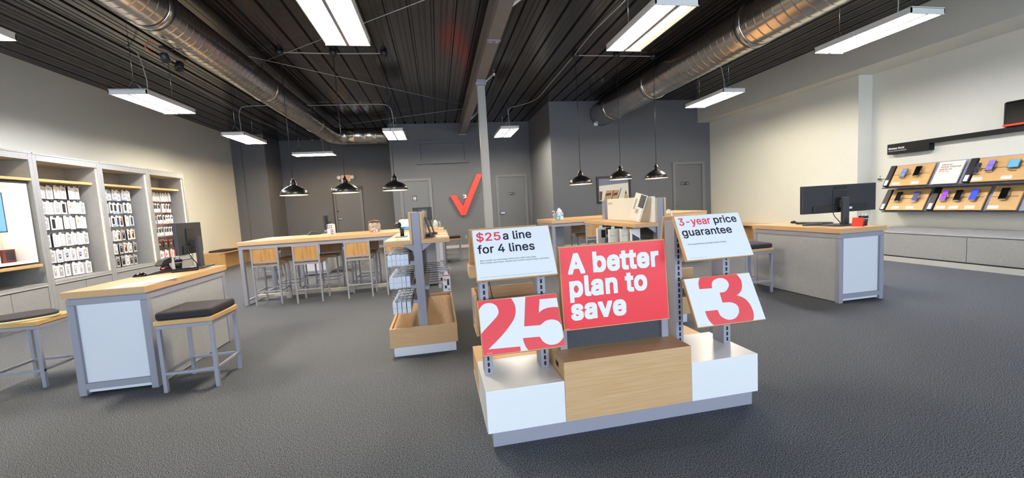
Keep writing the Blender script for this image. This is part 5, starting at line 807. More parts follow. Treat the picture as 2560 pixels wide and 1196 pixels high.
# hooks and packs on its right side
for j in range(6):
    y = 3.86 + j * .14
    for z in (.735, .62): MB().tube([(.02 if z > .7 else .06, y - 3.66, z), (.26, y - 3.66, z), (.268, y - 3.66, z + .02)], .0035, 5).build('hook', M['chrome'], ga)
def photo_pack(label, loc, kind=0):
    t = thing('hanging_package', label, 'package', loc)
    MB().box(-.036, .036, -.03, .03, 0, .16).prism([(-.02, .16), (.02, .16), (.015, .19), (-.015, .19)], 1, -.001, .001).build('carton', M['white'], t, .002, 1)
    b = MB()
    if kind == 0: b.box(-.036, .036, -.032, -.03, .15, .16, 1).lathe([(.014, 0), (.014, -.002)], (-.016, -.03, .115), 14, 2, 'y').box(.004, .024, -.032, -.03, .06, .12, 0).box(-.02, .0, -.032, -.03, .03, .06, 0).box(.008, .03, -.032, -.03, .012, .03, 3)
    else: b.box(-.03, .03, -.032, -.03, .1, .12, 3).box(-.02, .03, -.032, -.03, .03, .06, 0)
    b.build('printed_picture', [M['black'], M['redink'], M['tan'], M['greyp']], t); return t
photo_pack('white package with a face photo hanging low on the right side of the left gondola', (.035, 3.86, .54))
for j in range(3): tag(photo_pack('white package hanging behind the face-photo package on the left gondola', (.0, 4.14 + .14 * j, .57), 1), 'white package hanging behind the face-photo package on the left gondola', 'package', 'white packages at the back of the right-side hooks')
# things on the shelves of gondola 1
t = thing('phone_holder', 'black phone holder on a flat base on the left gondola shelf', 'phone holder', (-.385, 4.2, 1.0745))
MB().box(-.06, .06, -.07, .06, 0, .008).build('base', M['black'], t, .003, 1)
MB().lathe([(.02, .008), (.02, .075), (.012, .085)], (.012, 0, 0), 18).box(.0, .05, -.006, .006, .088, .096).lathe([(.012, .07), (.012, .1)], (0, 0, 0), 10).build('stem', M['black'], t)
m_ = Matrix.Translation((-.02, -.01, .125)) @ Matrix.Rotation(.7, 4, 'Y') @ Matrix.Rotation(1.1, 4, 'X')
b = MB().lathe([(0, -.008), (.028, -.008), (.032, 0), (.026, .01), (0, .012)], (0, 0, 0), 20); b.v = [tuple(m_ @ Vector(v)) for v in b.v]; b.build('clamp_disc', M['black'], t)
def card(label, x0, x1, y0, y1, z, m='cream', cat='card', lines=3):
    t = thing('price_card', label, cat, ((x0 + x1) / 2, (y0 + y1) / 2, z))
    w, d = x1 - x0, y1 - y0
    MB().box(-w / 2, w / 2, -d / 2, d / 2, 0, .003).build('card', M[m], t)
    b = MB()
    for i in range(lines): b.box(-w * .38, w * (.1 + .1 * (i % 3)), d * (.25 - .2 * i), d * (.25 - .2 * i) + .006, .003, .0035)
    b.build('printed_lines', M['greyp'], t); return t
card('cream card lying on the left gondola shelf, in front of the phone holder', -.48, -.395, 3.74, 3.98, 1.0745)
card('cream card lying at the post side of the left gondola shelf', -.37, -.29, 3.76, 4.05, 1.0745)
for k, y in enumerate((3.78, 4.2)):
    t = thing('tablet', ('black tablet leaning on its stand at the front of the right-hand gondola shelf', 'black tablet leaning behind the front tablet on the gondola shelf')[k], 'tablet', (-.075 + .025 * k, y, 1.0745), 'tablets on the left gondola')
    m_ = Matrix.Rotation(-.26, 4, 'Y')
    MB().box(-.005, .005, 0, .25, .012, .2, 0, m_).build('tablet_body', M['black'], t, .003, 1)
    MB().box(-.06, .03, .02, .22, 0, .014).build('stand', M['charcoal'], t, .003, 1)
    card('cream card in front of the %s tablet on the gondola' % ('nearest' if k == 0 else 'second'), -.03, .075, y + .02, y + .2, 1.0745)
# boxed appliance and leaning demo card on gondola 2
t = thing('header_panel', 'large cream printed panel standing on the gondola behind the red sign', 'panel', (GX2 - .065, 4.22, 1.0745))
MB().box(-.012, .001, -.55, .57, 0, .262).build('panel', M['cream'], t, .002, 1)
text('lettering', 'icomsene', t, M['ink'], (-.012, .545, .195), (0, -1, 0), (0, 0, 1), .026, .13, .02)
t = thing('demo_card', 'white and black demo card leaning against the large cream panel', 'demo card', (2.035, 3.79, 1.0765))
mm = frame((0, 0, .0), (.0, -1, -.2), (.06, -.075, .27))
MB().box(-.225, 0, 0.004, .285, -.006, .006, 0, mm).build('card', M['cream'], t)
MB().box(-.1, 0, .15, .28, .0062, .012, 0, mm).build('phone_picture', M['black'], t)
MB().box(-.19, -.155, .11, .225, .0062, .0075, 0, mm).box(-.13, -.075, .08, .125, .0062, .0075, 0, mm).build('printed_text', M['greyp'], t)
MB().box(-.04, .0, .004, .145, .0062, .014, 0, mm).build('white_remote', M['white_gloss'], t)
for k, (x, y, lab) in enumerate(((1.86, 4.3, 'white and black phone case package with blue edge, hanging leftmost under the right gondola shelf'), (1.87, 4.0, 'white package with hang tab under the right gondola shelf, left one of two'), (1.965, 3.92, 'white package with hang tab and orange strip under the right gondola shelf'), (2.05, 3.86, 'white package with black picture hanging beside the right gondola post'))):
    t = thing('hanging_package', lab, 'package', (x - .03, y, .82))
    MB().box(-.05, .05 if k in (0, 3) else .075, -.02, .02, 0, .19).prism([(-.022, .19), (.022, .19), (.016, .222), (-.016, .222)], 1, -.001, .001).build('carton', M['cream' if k in (1, 2) else 'white'], t, .002, 1)
    b = MB()
    if k == 0: b.box(-.005, .045, -.022, -.02, .08, .17, 0).box(.038, .05, -.0225, -.02, 0, .07, 1)
    elif k == 3: b.prism([(-.04, .03), (.04, .03), (.04, .09), (-.04, .14)], 1, -.022, -.02, 0)
    else: b.box(-.03, -.005, -.022, -.02, .03, .05, 3).box(-.04, -.01, -.022, -.02, .12, .127, 3).box(0, .03, -.022, -.02, .12, .125, 3)
    if k == 2: b.box(.036, .05, -.0225, -.02, .04, .15, 2)
    b.build('printed_picture', [M['black'], M['bluep'], M['orange'], M['greyp']], t)
    MB().tube([(-.018, y - 3.66, 1.012), (x - .03 - GX2 - .02, y - 3.66, 1.012)], .0035, 5).build('hook', M['chrome'], gb)
t = thing('pump_bottle', 'white bottle standing on the gondola shelf right of the blue-grey post', 'bottle', (2.29, 3.78, 1.0745))
MB().box(-.02, .02, -.02, .02, 0, .09).box(-.015, .02, -.018, .018, .09, .16).build('bottle', M['white'], t, .005, 2)
t = thing('white_cable', 'white looped cable beside the white bottle on the gondola', 'cable', (2.36, 3.78, 1.078))
MB().tube(smooth([(-.03, 0, .08), (0, .0, .11), (.03, 0, .09), (.04, 0, .03), (.02, 0, .0), (-.02, .02, .0)]), .008, 8).build('cord', M['white'], t)
# ------------------------------------------------------------------ sale sign stand in the middle
t = thing('sale_display_stand', 'white and wood display base with slotted posts carrying the sale signs', 'display stand', (1.02, 2.06, 0)); ds = t
ox, oy = 1.02, 2.06
def db(name, m, *boxes, bev=.003, par=None):
    b = MB()
    for x0, x1, y0, y1, z0, z1, *mi in boxes: b.box(x0 - ox, x1 - ox, y0 - oy, y1 - oy, z0, z1, mi[0] if mi else 0)
    return b.build(name, m, par or ds, bev, 2)
db('plinth', M['grey_metal'], (.21, 1.85, 2.09, 2.86, 0, .1))
db('white_block', M['white_gloss'], (.182, .624, 2.055, 2.5, .1, .338))
db('white_block', M['white_gloss'], (1.412, 1.862, 2.055, 2.5, .1, .338))
db('base_edge', M['grey_lam'], (.178, 1.866, 2.075, 2.9, .1, .118), bev=0)
wb = db('wood_block', M['woodx'], (.625, 1.411, 2.055, 2.47, .1, .443), bev=.002)
db('cable_hole', M['dark'], (.6245, .6255, 2.16, 2.21, .375, .405), bev=0, par=wb)
db('rear_block', M['woodx'], (.182, 1.862, 2.5, 2.9, .118, .3))
for x in (.205, .548, 1.452, 1.795):
    m_ = MB().box(x - ox, x + .05 - ox, 2.265 - oy, 2.375 - oy, .338, 1.17)
    p = m_.build('slotted_post', M['grey_metal'], ds, .002, 1)
    sl = MB()
    for k in range(23): sl.box(x + .019 - ox, x + .031 - ox, 2.2635 - oy, 2.2655 - oy, .355 + k * .036, .379 + k * .036)
    sl.build('slots', M['dark'], p)
for x in (.668, 1.338):
    db('sign_post', M['grey_metal'], (x, x + .045, 2.245, 2.29, .443, .599))
db('backing_panel', M['charcoal'], (.713, 1.338, 2.26, 2.28, .443, .598), bev=0)
db('sign_box', M['woody'], (.7, 1.362, 2.275, 2.325, .6, 1.062), bev=.002)
# rear shelves seen between the posts
for xa, xb in ((.185, .63), (1.41, 1.855)):
    if xa < 1: b = MB().prism([(2.52 - oy, 1.19), (2.54 - oy, 1.195), (2.73 - oy, .95), (2.71 - oy, .94)], 0, xa - ox, xb - ox).box(xa - .01 - ox, xb - ox, 2.6 - oy, 2.76 - oy, .865, .945)
    else: b = MB().prism([(2.49 - oy, 1.19), (2.51 - oy, 1.195), (2.56 - oy, .95), (2.54 - oy, .94)], 0, xa + .11 - ox, xb - ox).box(xa + .11 - ox, xb - ox, 2.5 - oy, 2.66 - oy, .865, .945)
    b.build('rear_upper_shelf', M['woodx'], ds, .003, 1)
    b = MB().box(xa - ox, xa + .018 - ox, 2.44 - oy, 2.66 - oy, .52, .79).box(xa + .018 - ox, xb - .01 - ox, 2.64 - oy, 2.66 - oy, .69, .79)
    rs = b.build('rear_lower_shelf', M['woodx'], ds, .003, 1)
    MB().box(xa + .02 - ox, xb - .012 - ox, 2.36 - oy, 2.638 - oy, .66, .715).build('steel_tray', M['grey_metal'], rs, .003, 1)
    MB().box(xa - .003 - ox, xa - ox, 2.5 - oy, 2.6 - oy, .62, .76).box(xa - .003 - ox, xa - ox, 2.53 - oy, 2.58 - oy, .575, .605).build('bracket_plate', M['grey_metal'], rs, .003, 1)
tag(MB().tube(smooth([(.29, 2.62, .97), (.292, 2.5, .85), (.3, 2.45, .76), (.32, 2.47, .72)]), .003, 6).build('thin_cable', M['black']), 'thin black cable hanging behind the white 25 dollar sign', 'cable')
tag(MB().tube(smooth([(1.5, 2.5, .86), (1.56, 2.5, .80), (1.62, 2.52, .75), (1.68, 2.55, .72)]), .005, 6).build('thin_cable', M['black']), 'black cable running to the rear tray between the two right-hand signs', 'cable')

def sign(name, label, x0, x1, yb, zb, h, tilt, face, margin=.004):
    a = R(tilt); mm = frame((x0, yb, zb), (1, 0, 0), (0, math.sin(a), math.cos(a)))
    t = thing(name, label, 'sign', mat=mm); w = x1 - x0
    MB().box(0, w, 0, h, -.022, 0).build('wood_backing', M['oak_plate'], t, .0015, 1)
    MB().box(margin, w - margin, margin, h - margin, 0, .002).build('face', M[face], t)
    return t, w, h
U, V = (1, 0, 0), (0, 1, 0)
def glyph(name, t, w, h, m, uv, z=.002, mg=.004):
    pts = [(min(max(u * w, mg), w - mg), min(max(v * h, mg), h - mg)) for u, v in uv]
    b = MB(); b.add([(p[0], p[1], z + .0008) for p in pts], [list(range(len(pts)))])
    return b.build(name, m, t)
def tx(s, u, v, cap, wid, m, bold, t, w, h, nm='lettering'):
    text(nm, s, t, M[m], (u * w, v * h, .002), U, V, cap * h, wid * w, bold)
# $25 a line
t, w, h = sign('sale_sign', 'white sign reading $25 a line for 4 lines, upper left on the stand', .178, .63, 2.095, .936, .306, 29, 'white')
tx('$25', .05, .755, .165, .305, 'redink', .012, t, w, h); tx('a line', .385, .755, .165, .365, 'ink', .012, t, w, h)
tx('for 4 lines', .05, .51, .165, .715, 'ink', .012, t, w, h)
tx('Per month on Unlimited Welcome with Auto Pay.', .068, .36, .026, .70, 'ink', .0, t, w, h, 'small_print'); tx('Plus taxes and fees. When you switch and bring 4 phones.', .068, .315, .026, .86, 'ink', .0, t, w, h, 'small_print')
MB().box(.045 * w, .93 * w, .052 * h, .058 * h, .002, .0022).build('fine_print_line', M['greyp'], t)
# 25
t, w, h = sign('sale_sign', 'white sign with a huge cropped red number 25, lower left on the stand', .183, .652, 2.085, .524, .31, 27, 'white')
TWO = [(-0.0, 1.0), (0.418, 0.982), (0.425, 0.96), (0.432, 0.937), (0.44, 0.914), (0.446, 0.891), (0.451, 0.867), (0.453, 0.842), (0.455, 0.815), (0.456, 0.789), (0.455, 0.762), (0.453, 0.736), (0.45, 0.711), (0.446, 0.687), (0.441, 0.662), (0.434, 0.637), (0.426, 0.612), (0.415, 0.586), (0.402, 0.559), (0.388, 0.532), (0.372, 0.504), (0.353, 0.474), (0.333, 0.441), (0.31, 0.408), (0.286, 0.373), (0.26, 0.337), (0.232, 0.301), (0.202, 0.264), (0.17, 0.226), (0.137, 0.188), (0.104, 0.15), (0.072, 0.112), (0.449, 0.096), (0.447, 0.008), (-0.0, 0.0), (0.0, 0.39), (0.0, 0.39), (0.034, 0.433), (0.07, 0.479), (0.105, 0.524), (0.137, 0.566), (0.164, 0.601), (0.185, 0.629), (0.201, 0.65), (0.213, 0.668), (0.222, 0.684), (0.231, 0.701), (0.237, 0.717), (0.241, 0.732), (0.243, 0.747), (0.244, 0.762), (0.243, 0.779), (0.241, 0.798), (0.239, 0.82), (0.234, 0.841), (0.228, 0.862), (0.22, 0.879), (0.208, 0.895), (0.194, 0.909), (0.178, 0.921), (0.161, 0.93), (0.145, 0.935), (0.128, 0.937), (0.111, 0.935), (0.095, 0.931), (0.078, 0.923), (0.064, 0.912), (0.05, 0.898), (0.039, 0.88), (0.027, 0.859), (0.016, 0.838), (0.005, 0.818)]
FIVE = [(0.598, 0.981), (1.0, 1.0), (0.999, 0.903), (0.772, 0.909), (0.734, 0.657), (0.734, 0.657), (0.748, 0.669), (0.762, 0.681), (0.775, 0.694), (0.79, 0.705), (0.806, 0.714), (0.823, 0.721), (0.841, 0.727), (0.86, 0.731), (0.879, 0.734), (0.899, 0.735), (0.918, 0.735), (0.937, 0.734), (0.956, 0.731), (0.975, 0.728), (0.994, 0.725), (0.997, 0.375), (0.997, 0.375), (0.989, 0.395), (0.982, 0.414), (0.975, 0.434), (0.967, 0.452), (0.956, 0.467), (0.944, 0.479), (0.929, 0.49), (0.914, 0.498), (0.898, 0.504), (0.882, 0.508), (0.867, 0.509), (0.85, 0.508), (0.834, 0.506), (0.818, 0.501), (0.802, 0.494), (0.787, 0.484), (0.773, 0.471), (0.759, 0.457), (0.744, 0.443), (0.73, 0.429), (0.53, 0.439)]
LOW = [(0.492, 0.234), (0.699, 0.225), (0.699, 0.225), (0.705, 0.205), (0.711, 0.185), (0.717, 0.165), (0.724, 0.146), (0.732, 0.13), (0.742, 0.115), (0.754, 0.101), (0.766, 0.089), (0.779, 0.078), (0.791, 0.07), (0.802, 0.064), (0.814, 0.059), (0.825, 0.057), (0.837, 0.056), (0.849, 0.056), (0.863, 0.057), (0.877, 0.059), (0.891, 0.062), (0.905, 0.068), (0.918, 0.075), (0.931, 0.087), (0.944, 0.101), (0.957, 0.117), (0.968, 0.133), (0.978, 0.146), (0.984, 0.157), (0.989, 0.167), (0.993, 0.175), (0.996, 0.184), (1.0, 0.193), (1.0, 0.0), (0.54, 0.005), (0.54, 0.005), (0.533, 0.024), (0.527, 0.042), (0.52, 0.061), (0.513, 0.081), (0.508, 0.103), (0.504, 0.127), (0.5, 0.153), (0.497, 0.18), (0.495, 0.207), (0.492, 0.234)]
glyph('red_numeral', t, w, h, M['red2'], TWO); glyph('red_numeral', t, w, h, M['red2'], FIVE); glyph('red_numeral', t, w, h, M['red2'], LOW)
MB().box(.05 * w, .11 * w, .04 * h, .045 * h, .0032, .0034).build('fine_print_line', M['cream'], t)
# 3-year price guarantee
t, w, h = sign('sale_sign', 'white sign reading 3-year price guarantee, upper right on the stand', 1.418, 1.872, 2.09, .942, .293, 26, 'white')
tx('3-year', .05, .77, .165, .475, 'redink', .013, t, w, h); tx('price', .575, .77, .165, .35, 'ink', .008, t, w, h)
tx('guarantee', .05, .53, .165, .745, 'ink', .008, t, w, h)
tx('Price guarantee excludes taxes & fees.', .085, .335, .028, .575, 'ink', .0, t, w, h, 'small_print')
MB().box(.05 * w, .3 * w, .05 * h, .055 * h, .002, .0022).build('fine_print_line', M['greyp'], t)
# 3
t, w, h = sign('sale_sign', 'white sign with a huge cropped red number 3, lower right on the stand', 1.476, 1.95, 2.085, .534, .306, 26, 'white')
THREE = [(0.243, 1.0), (0.792, 1.0), (0.792, 1.0), (0.801, 0.971), (0.81, 0.943), (0.819, 0.915), (0.826, 0.886), (0.831, 0.859), (0.832, 0.83), (0.83, 0.802), (0.826, 0.774), (0.821, 0.747), (0.815, 0.722), (0.808, 0.698), (0.799, 0.674), (0.789, 0.652), (0.778, 0.632), (0.767, 0.613), (0.754, 0.597), (0.739, 0.583), (0.724, 0.571), (0.709, 0.559), (0.694, 0.547), (0.694, 0.547), (0.715, 0.532), (0.736, 0.517), (0.756, 0.503), (0.775, 0.485), (0.792, 0.464), (0.806, 0.439), (0.818, 0.409), (0.828, 0.378), (0.836, 0.345), (0.842, 0.312), (0.846, 0.278), (0.849, 0.243), (0.849, 0.207), (0.848, 0.172), (0.844, 0.14), (0.839, 0.11), (0.831, 0.081), (0.821, 0.054), (0.811, 0.027), (0.802, -0.001), (0.23, 0.004), (0.23, 0.004), (0.22, 0.029), (0.209, 0.053), (0.198, 0.078), (0.189, 0.104), (0.181, 0.132), (0.176, 0.163), (0.173, 0.197), (0.171, 0.232), (0.17, 0.268), (0.167, 0.303), (0.349, 0.3), (0.349, 0.3), (0.351, 0.277), (0.353, 0.253), (0.354, 0.23), (0.357, 0.208), (0.362, 0.189), (0.368, 0.172), (0.377, 0.156), (0.386, 0.143), (0.396, 0.13), (0.407, 0.119), (0.418, 0.109), (0.429, 0.099), (0.441, 0.091), (0.454, 0.085), (0.468, 0.081), (0.485, 0.08), (0.504, 0.08), (0.524, 0.083), (0.543, 0.089), (0.561, 0.098), (0.578, 0.111), (0.595, 0.129), (0.611, 0.149), (0.625, 0.17), (0.637, 0.191), (0.645, 0.212), (0.652, 0.236), (0.656, 0.259), (0.658, 0.282), (0.658, 0.302), (0.657, 0.32), (0.653, 0.336), (0.648, 0.35), (0.641, 0.363), (0.632, 0.375), (0.622, 0.387), (0.609, 0.398), (0.595, 0.408), (0.58, 0.416), (0.563, 0.423), (0.543, 0.427), (0.522, 0.429), (0.499, 0.43), (0.476, 0.431), (0.453, 0.432), (0.458, 0.637), (0.458, 0.637), (0.476, 0.639), (0.494, 0.64), (0.512, 0.641), (0.53, 0.644), (0.547, 0.652), (0.564, 0.667), (0.581, 0.686), (0.597, 0.707), (0.61, 0.73), (0.621, 0.75), (0.628, 0.769), (0.631, 0.787), (0.633, 0.805), (0.632, 0.823), (0.63, 0.84), (0.627, 0.857), (0.621, 0.874), (0.613, 0.89), (0.604, 0.904), (0.593, 0.916), (0.581, 0.925), (0.566, 0.932), (0.55, 0.938), (0.533, 0.94), (0.516, 0.94), (0.497, 0.937), (0.477, 0.931), (0.457, 0.922), (0.439, 0.912), (0.423, 0.901), (0.411, 0.888), (0.402, 0.872), (0.394, 0.856), (0.388, 0.839), (0.383, 0.823), (0.379, 0.808), (0.377, 0.792), (0.375, 0.777), (0.374, 0.762), (0.372, 0.747), (0.185, 0.754), (0.185, 0.754), (0.187, 0.78), (0.189, 0.806), (0.191, 0.832), (0.194, 0.858), (0.199, 0.883), (0.206, 0.907), (0.215, 0.931), (0.224, 0.954), (0.234, 0.976), (0.243, 1.0)]
glyph('red_numeral', t, w, h, M['red2'], THREE)
MB().box(.05 * w, .13 * w, .04 * h, .045 * h, .002, .0022).build('fine_print_line', M['greyp'], t)
# red board
t, w, h = sign('sale_sign', 'big red sign reading A better plan to save, in the middle of the stand', .686, 1.374, 2.215, .566, .502, 4, 'red', .006)
tx('A better', .07, .665, .25, .86, 'white', .032, t, w, h); tx('plan to', .072, .39, .25, .73, 'white', .032, t, w, h); tx('save', .072, .115, .25, .515, 'white', .032, t, w, h)
MB().box(.012 * w, .05 * w, .02 * h, .024 * h, .002, .0023).build('fine_print_line', M['cream'], t)

# ------------------------------------------------------------------ monitors
MON = mat('monitor_charcoal_plastic', '2b2c31', .45)
def monitor(label, loc, rz, w, h, zb, name_text=None, col_h=.34):
    """origin: stand foot centre on the desk; the back faces -y"""
    t = thing('computer_monitor', label, 'monitor', loc, None, rz)
    MB().box(-w / 2, w / 2, -.02, .018, zb, zb + h).build('screen_housing', MON, t, .006, 2)
    MB().box(-w / 2 + .01, w / 2 - .01, .0182, .0192, zb + .012, zb + h - .01).build('screen', M['black_gloss'], t)
    MB().box(-.2 * w / .55, .2 * w / .55, -.034, -.02, zb + .0, zb + .09).box(-.1, .1, -.03, -.02, zb + .1, zb + h - .06).build('rear_bulge', M['black'], t, .004, 1)
    MB().box(-.04, .04, -.105, -.065, .01, col_h).build('stand_column', M['charcoal'], t, .006, 2)
    MB().box(-.05, .05, -.07, -.02, col_h - .12, col_h - .03).build('stand_arm', M['black'], t, .004, 1)
    MB().box(-.15, .15, -.16, .09, 0, .014).build('stand_foot', M['charcoal'], t, .004, 1)
    MB().tube(smooth([(-.12, -.03, zb + .04), (-.11, -.05, zb - .04), (-.07, -.07, zb - .1), (-.03, -.06, .02)]), .005, 6).build('cable', M['black'], t)
    MB().tube(smooth([(.08, -.03, zb + .03), (.09, -.045, zb - .05), (.085, -.05, .06), (.07, -.03, .02)]), .005, 6).build('cable', M['black'], t)
    if name_text:
        text('lettering', name_text, t, M['dark'], (-.095, -.0202, zb + h - .055), (1, 0, 0), (0, 0, 1), .034, .19, .01)
        MB().box(.1, .16, -.0352, -.034, zb + .035, zb + .06).build('white_label', M['white'], t)
    return t
monitor('very wide black monitor seen from behind on the right sales desk', (4.81, 4.05, .8555), R(-1), 1.05, .335, .16, 'ASUS')
monitor('black monitor seen edge-on at the far end of the nearest sales desk', (-2.66, 4.84, .8555), R(97), .56, .335, .16)
monitor('black monitor seen edge-on behind the red flowered carton on the bar table', (-2.72, 10.45, .8555), R(97), .56, .335, .16)
monitor('black monitor back showing behind the left gondola, under the restroom door', (-.39, 10.45, .8555), R(-3), .48, .34, .22)
# ------------------------------------------------------------------ small things on the sales desks
def mouse(label, loc, rz):
    b = MB(); n = 12
    prof = [(.0, .034, .012), (.03, .038, .02), (.06, .036, .017), (.1, .02, .004)]
    vs = []; L = [-.055, -.045, -.02, .01, .035, .05, .055]; wd = [.008, .022, .03, .031, .029, .02, .006]; ht = [.006, .02, .034, .038, .032, .02, .006]
    for x, a, z in zip(L, wd, ht):
        for k in range(9):
            q = PI * k / 8; vs.append((x, a * math.cos(q), max(z * math.sin(q), 0)))
    fs = []
    for i in range(6):
        for k in range(8): fs.append((i * 9 + k, i * 9 + k + 1, (i + 1) * 9 + k + 1, (i + 1) * 9 + k))
        fs.append((i * 9, (i + 1) * 9, (i + 1) * 9 + 8, i * 9 + 8))
    fs += [tuple(range(9)), tuple(range(54, 63))]
    b.add(vs, fs, 0, True)
    t = thing('computer_mouse', label, 'mouse', loc, None, rz)
    b.build('shell', M['black_gloss'], t); MB().box(.02, .035, -.003, .003, .03, .038).build('scroll_wheel', M['charcoal'], t); return t
mouse('black computer mouse on the nearest sales desk', (-2.86, 4.38, .8555), R(15))
mouse('black computer mouse at the far end of the right sales desk', (4.83, 4.68, .8555), R(80))
t = thing('card_scanner', 'black barcode scanner on its sloped base with a red light, nearest desk', 'scanner', (-2.8, 4.56, .8555), None, R(68))
MB().prism([(-.2, 0), (.14, 0), (.14, .03), (.06, .035), (-.2, .006)], 1, -.05, .05).build('sloped_base', M['black'], t, .003, 1)
MB().lathe([(.05, .03), (.034, .06), (.03, .085)], (.06, 0, 0), 18).build('neck', M['black'], t)
m_ = Matrix.Translation((.06, 0, .11)) @ Matrix.Rotation(-.25, 4, 'Y')
b = MB().prism([(-.085, -.01), (-.07, -.028), (.06, -.028), (.085, .0), (.06, .03), (-.03, .026)], 1, -.04, .04, 0, m_); b.build('scanner_head', M['black'], t, .008, 2)
MB().lathe([(0, .0), (.012, .0), (.012, .008), (0, .01)], (.02, -.02, .04), 10).build('red_light', mat('red_indicator', 'ff3040', .4, emit=3), t)
t = thing('wifi_router', 'low black device with a pale upright antenna on the nearest desk', 'router', (-2.57, 4.56, .8555), None, R(25))
MB().box(-.11, .11, -.04, .04, 0, .034).build('body', M['black_gloss'], t, .01, 2)
MB().prism([(-.1, .03), (-.075, .03), (-.08, .23), (-.09, .23)], 1, -.01, .01).build('antenna', M['greyp'], t, .002, 1)
def cup(label, loc, s=1):
    t = thing('pen_cup', label, 'pen cup', loc)
    MB().lathe([(.034, 0), (.046, .11), (.043, .11), (.032, .004), (0, .004)], (0, 0, 0), 24).build('cup', M['black'], t)
    MB().lathe([(.0468, .075), (.0475, .085)], (0, 0, 0), 24, 0, 'z', False).build('pale_band', M['greyp'], t)
    for k, (mm, dx, dy) in enumerate((('bluep', .02, 0), ('greyp', -.015, .015), ('white', 0, -.02), ('cream', .01, .018))): MB().tube([(dx * .6, dy * .6, .006), (dx * 1.3, dy * 1.3, .14)], .005, 6).build('pen', M[mm], t)
    return t
cup('black pen cup with a pale band behind the antenna on the nearest desk', (-2.74, 4.74, .8555))
cup('black pen cup behind the red tent card on the right desk', (4.92, 3.84, .8555))
for k, (x, y, rz, lab) in enumerate(((-2.56, 3.79, 4, 'printed sheet lying at the front edge of the nearest desk, left one'), (-2.455, 3.93, -6, 'printed sheet lying at the front of the nearest desk, overlapping to the right'))):
    t = thing('printed_sheet', lab, 'paper', (x, y, .8556 + .0015 * k), None, R(rz))
    MB().box(-.1, .1, -.13, .13, 0, .001).build('sheet', M['white'], t)
    b = MB()
    for i in range(5): b.box(-.08, .03 + .02 * (i % 3), .09 - i * .04, .1 - i * .04, .001, .0013)
    b.box(.0, .08, -.12, -.06, .001, .0013).build('printed_lines', M['greyp'], t)
t = thing('keyboard', 'black keyboard lying behind the wide monitor on the right desk', 'keyboard', (4.83, 4.38, .8555), None, R(-58))
MB().box(-.19, .19, -.06, .06, 0, .02).build('body', M['black'], t, .004, 1)
b = MB()
for i in range(14):
    for j in range(5): b.box(-.18 + i * .0258, -.18 + i * .0258 + .022, -.052 + j * .021, -.052 + j * .021 + .018, .02, .025)
b.build('keys', M['charcoal'], t)
t = thing('card_scanner', 'flat black card reader left of the wide monitor on the right desk', 'card reader', (4.62, 4.22, .8555), None, R(-45))
MB().prism([(-.1, 0), (.1, 0), (.1, .03), (-.1, .018)], 1, -.04, .04).build('body', M['black'], t, .004, 1)
MB().box(-.06, .07, -.03, .03, .028, .032).build('key_pad', M['charcoal'], t)
t = thing('tent_card', 'folded red tent card right of the wide monitor stand', 'card', (4.78, 3.79, .8555), None, R(28))
MB().prism([(-.055, 0), (0, .1), (.055, 0), (.05, 0), (0, .092), (-.05, 0)], 1, -.05, .05).build('folded_card', M['logo'], t)
# ------------------------------------------------------------------ things on the bar tables
t = thing('candy_jar', 'big glass jar full of colourful sweets on the left bar table', 'jar', (-1.1, 7.25, 1.0055))
MB().lathe([(.075, 0), (.1, .01), (.105, .04), (.103, .13), (.09, .165), (.085, .17)], (0, 0, 0), 28).build('glass', M['clear'], t)
MB().lathe([(.094, .176), (.094, .19), (.06, .2), (.02, .204), (.02, .212), (.012, .222), (0, .224)], (0, 0, 0), 28).lathe([(.09, .168), (.09, .178)], (0, 0, 0), 28).build('lid', mat('copper_lid', '6b4434', .35, .6), t)
b = MB(); cm = [M['tan'], M['redink'], M['bluep'], M['white'], mat('yellow_wrapper', 'e0b53c', .4)]
for k in range(150):
    a = random.random() * 2 * PI; rr = .084 * math.sqrt(.35 + .65 * random.random()); z = .012 + random.random() * .135
    m_ = Matrix.Translation((rr * math.cos(a), rr * math.sin(a), z)) @ Matrix.Rotation(random.random() * 3, 4, 'X') @ Matrix.Rotation(random.random() * 3, 4, 'Z')
    b.box(-.014, .014, -.009, .009, -.008, .008, random.choice((0, 4, 4, 0, 1, 2, 3)), m_)
s = b.build('sweets', cm, t); s['kind'] = 'stuff'
t = thing('flower_carton', 'upright white and red printed canister on the left bar table', 'canister', (-1.84, 7.35, 1.0055))
MB().box(-.055, .06, -.045, .045, 0, .18).box(-.035, .04, -.03, .03, .18, .19).build('carton', M['white'], t, .01, 2)
b = MB()
for k in range(9): b.box(-.0 + .018 * (k % 3), .014 + .018 * (k % 3), -.0465, -.0455, .01 + .03 * (k // 3), .032 + .03 * (k // 3), k % 3)
for k in range(6): b.box(-.05 + .03 * (k % 3), -.03 + .03 * (k % 3), -.0465, -.0455, .11 + .035 * (k // 3), .135 + .035 * (k // 3), (k + 1) % 3)
b.build('printed_flowers', [M['redink'], M['navy'], M['lav']], t)
cup('black pen cup behind the printed canister on the far desk', (-2.66, 10.1, .8555))
t = thing('card_scanner', 'black card reader left of the printed canister at the back of the bar table', 'card reader', (-2.26, 7.84, 1.0055), None, R(10))
MB().prism([(-.12, 0), (.12, 0), (.11, .03), (.02, .05), (-.05, .065), (-.08, .04)], 1, -.05, .05).build('body', M['black'], t, .008, 1)
t = thing('white_canister', 'white rounded dispenser behind the phone holder, on the bar table', 'dispenser', (-.585, 7.3, 1.0055))
MB().box(-.1, .1, -.07, .07, .0, .19).build('body', M['white'], t, .03, 4)
MB().box(-.09, .09, -.0712, -.07, .01, .06).build('blue_band', M['bluep'], t)
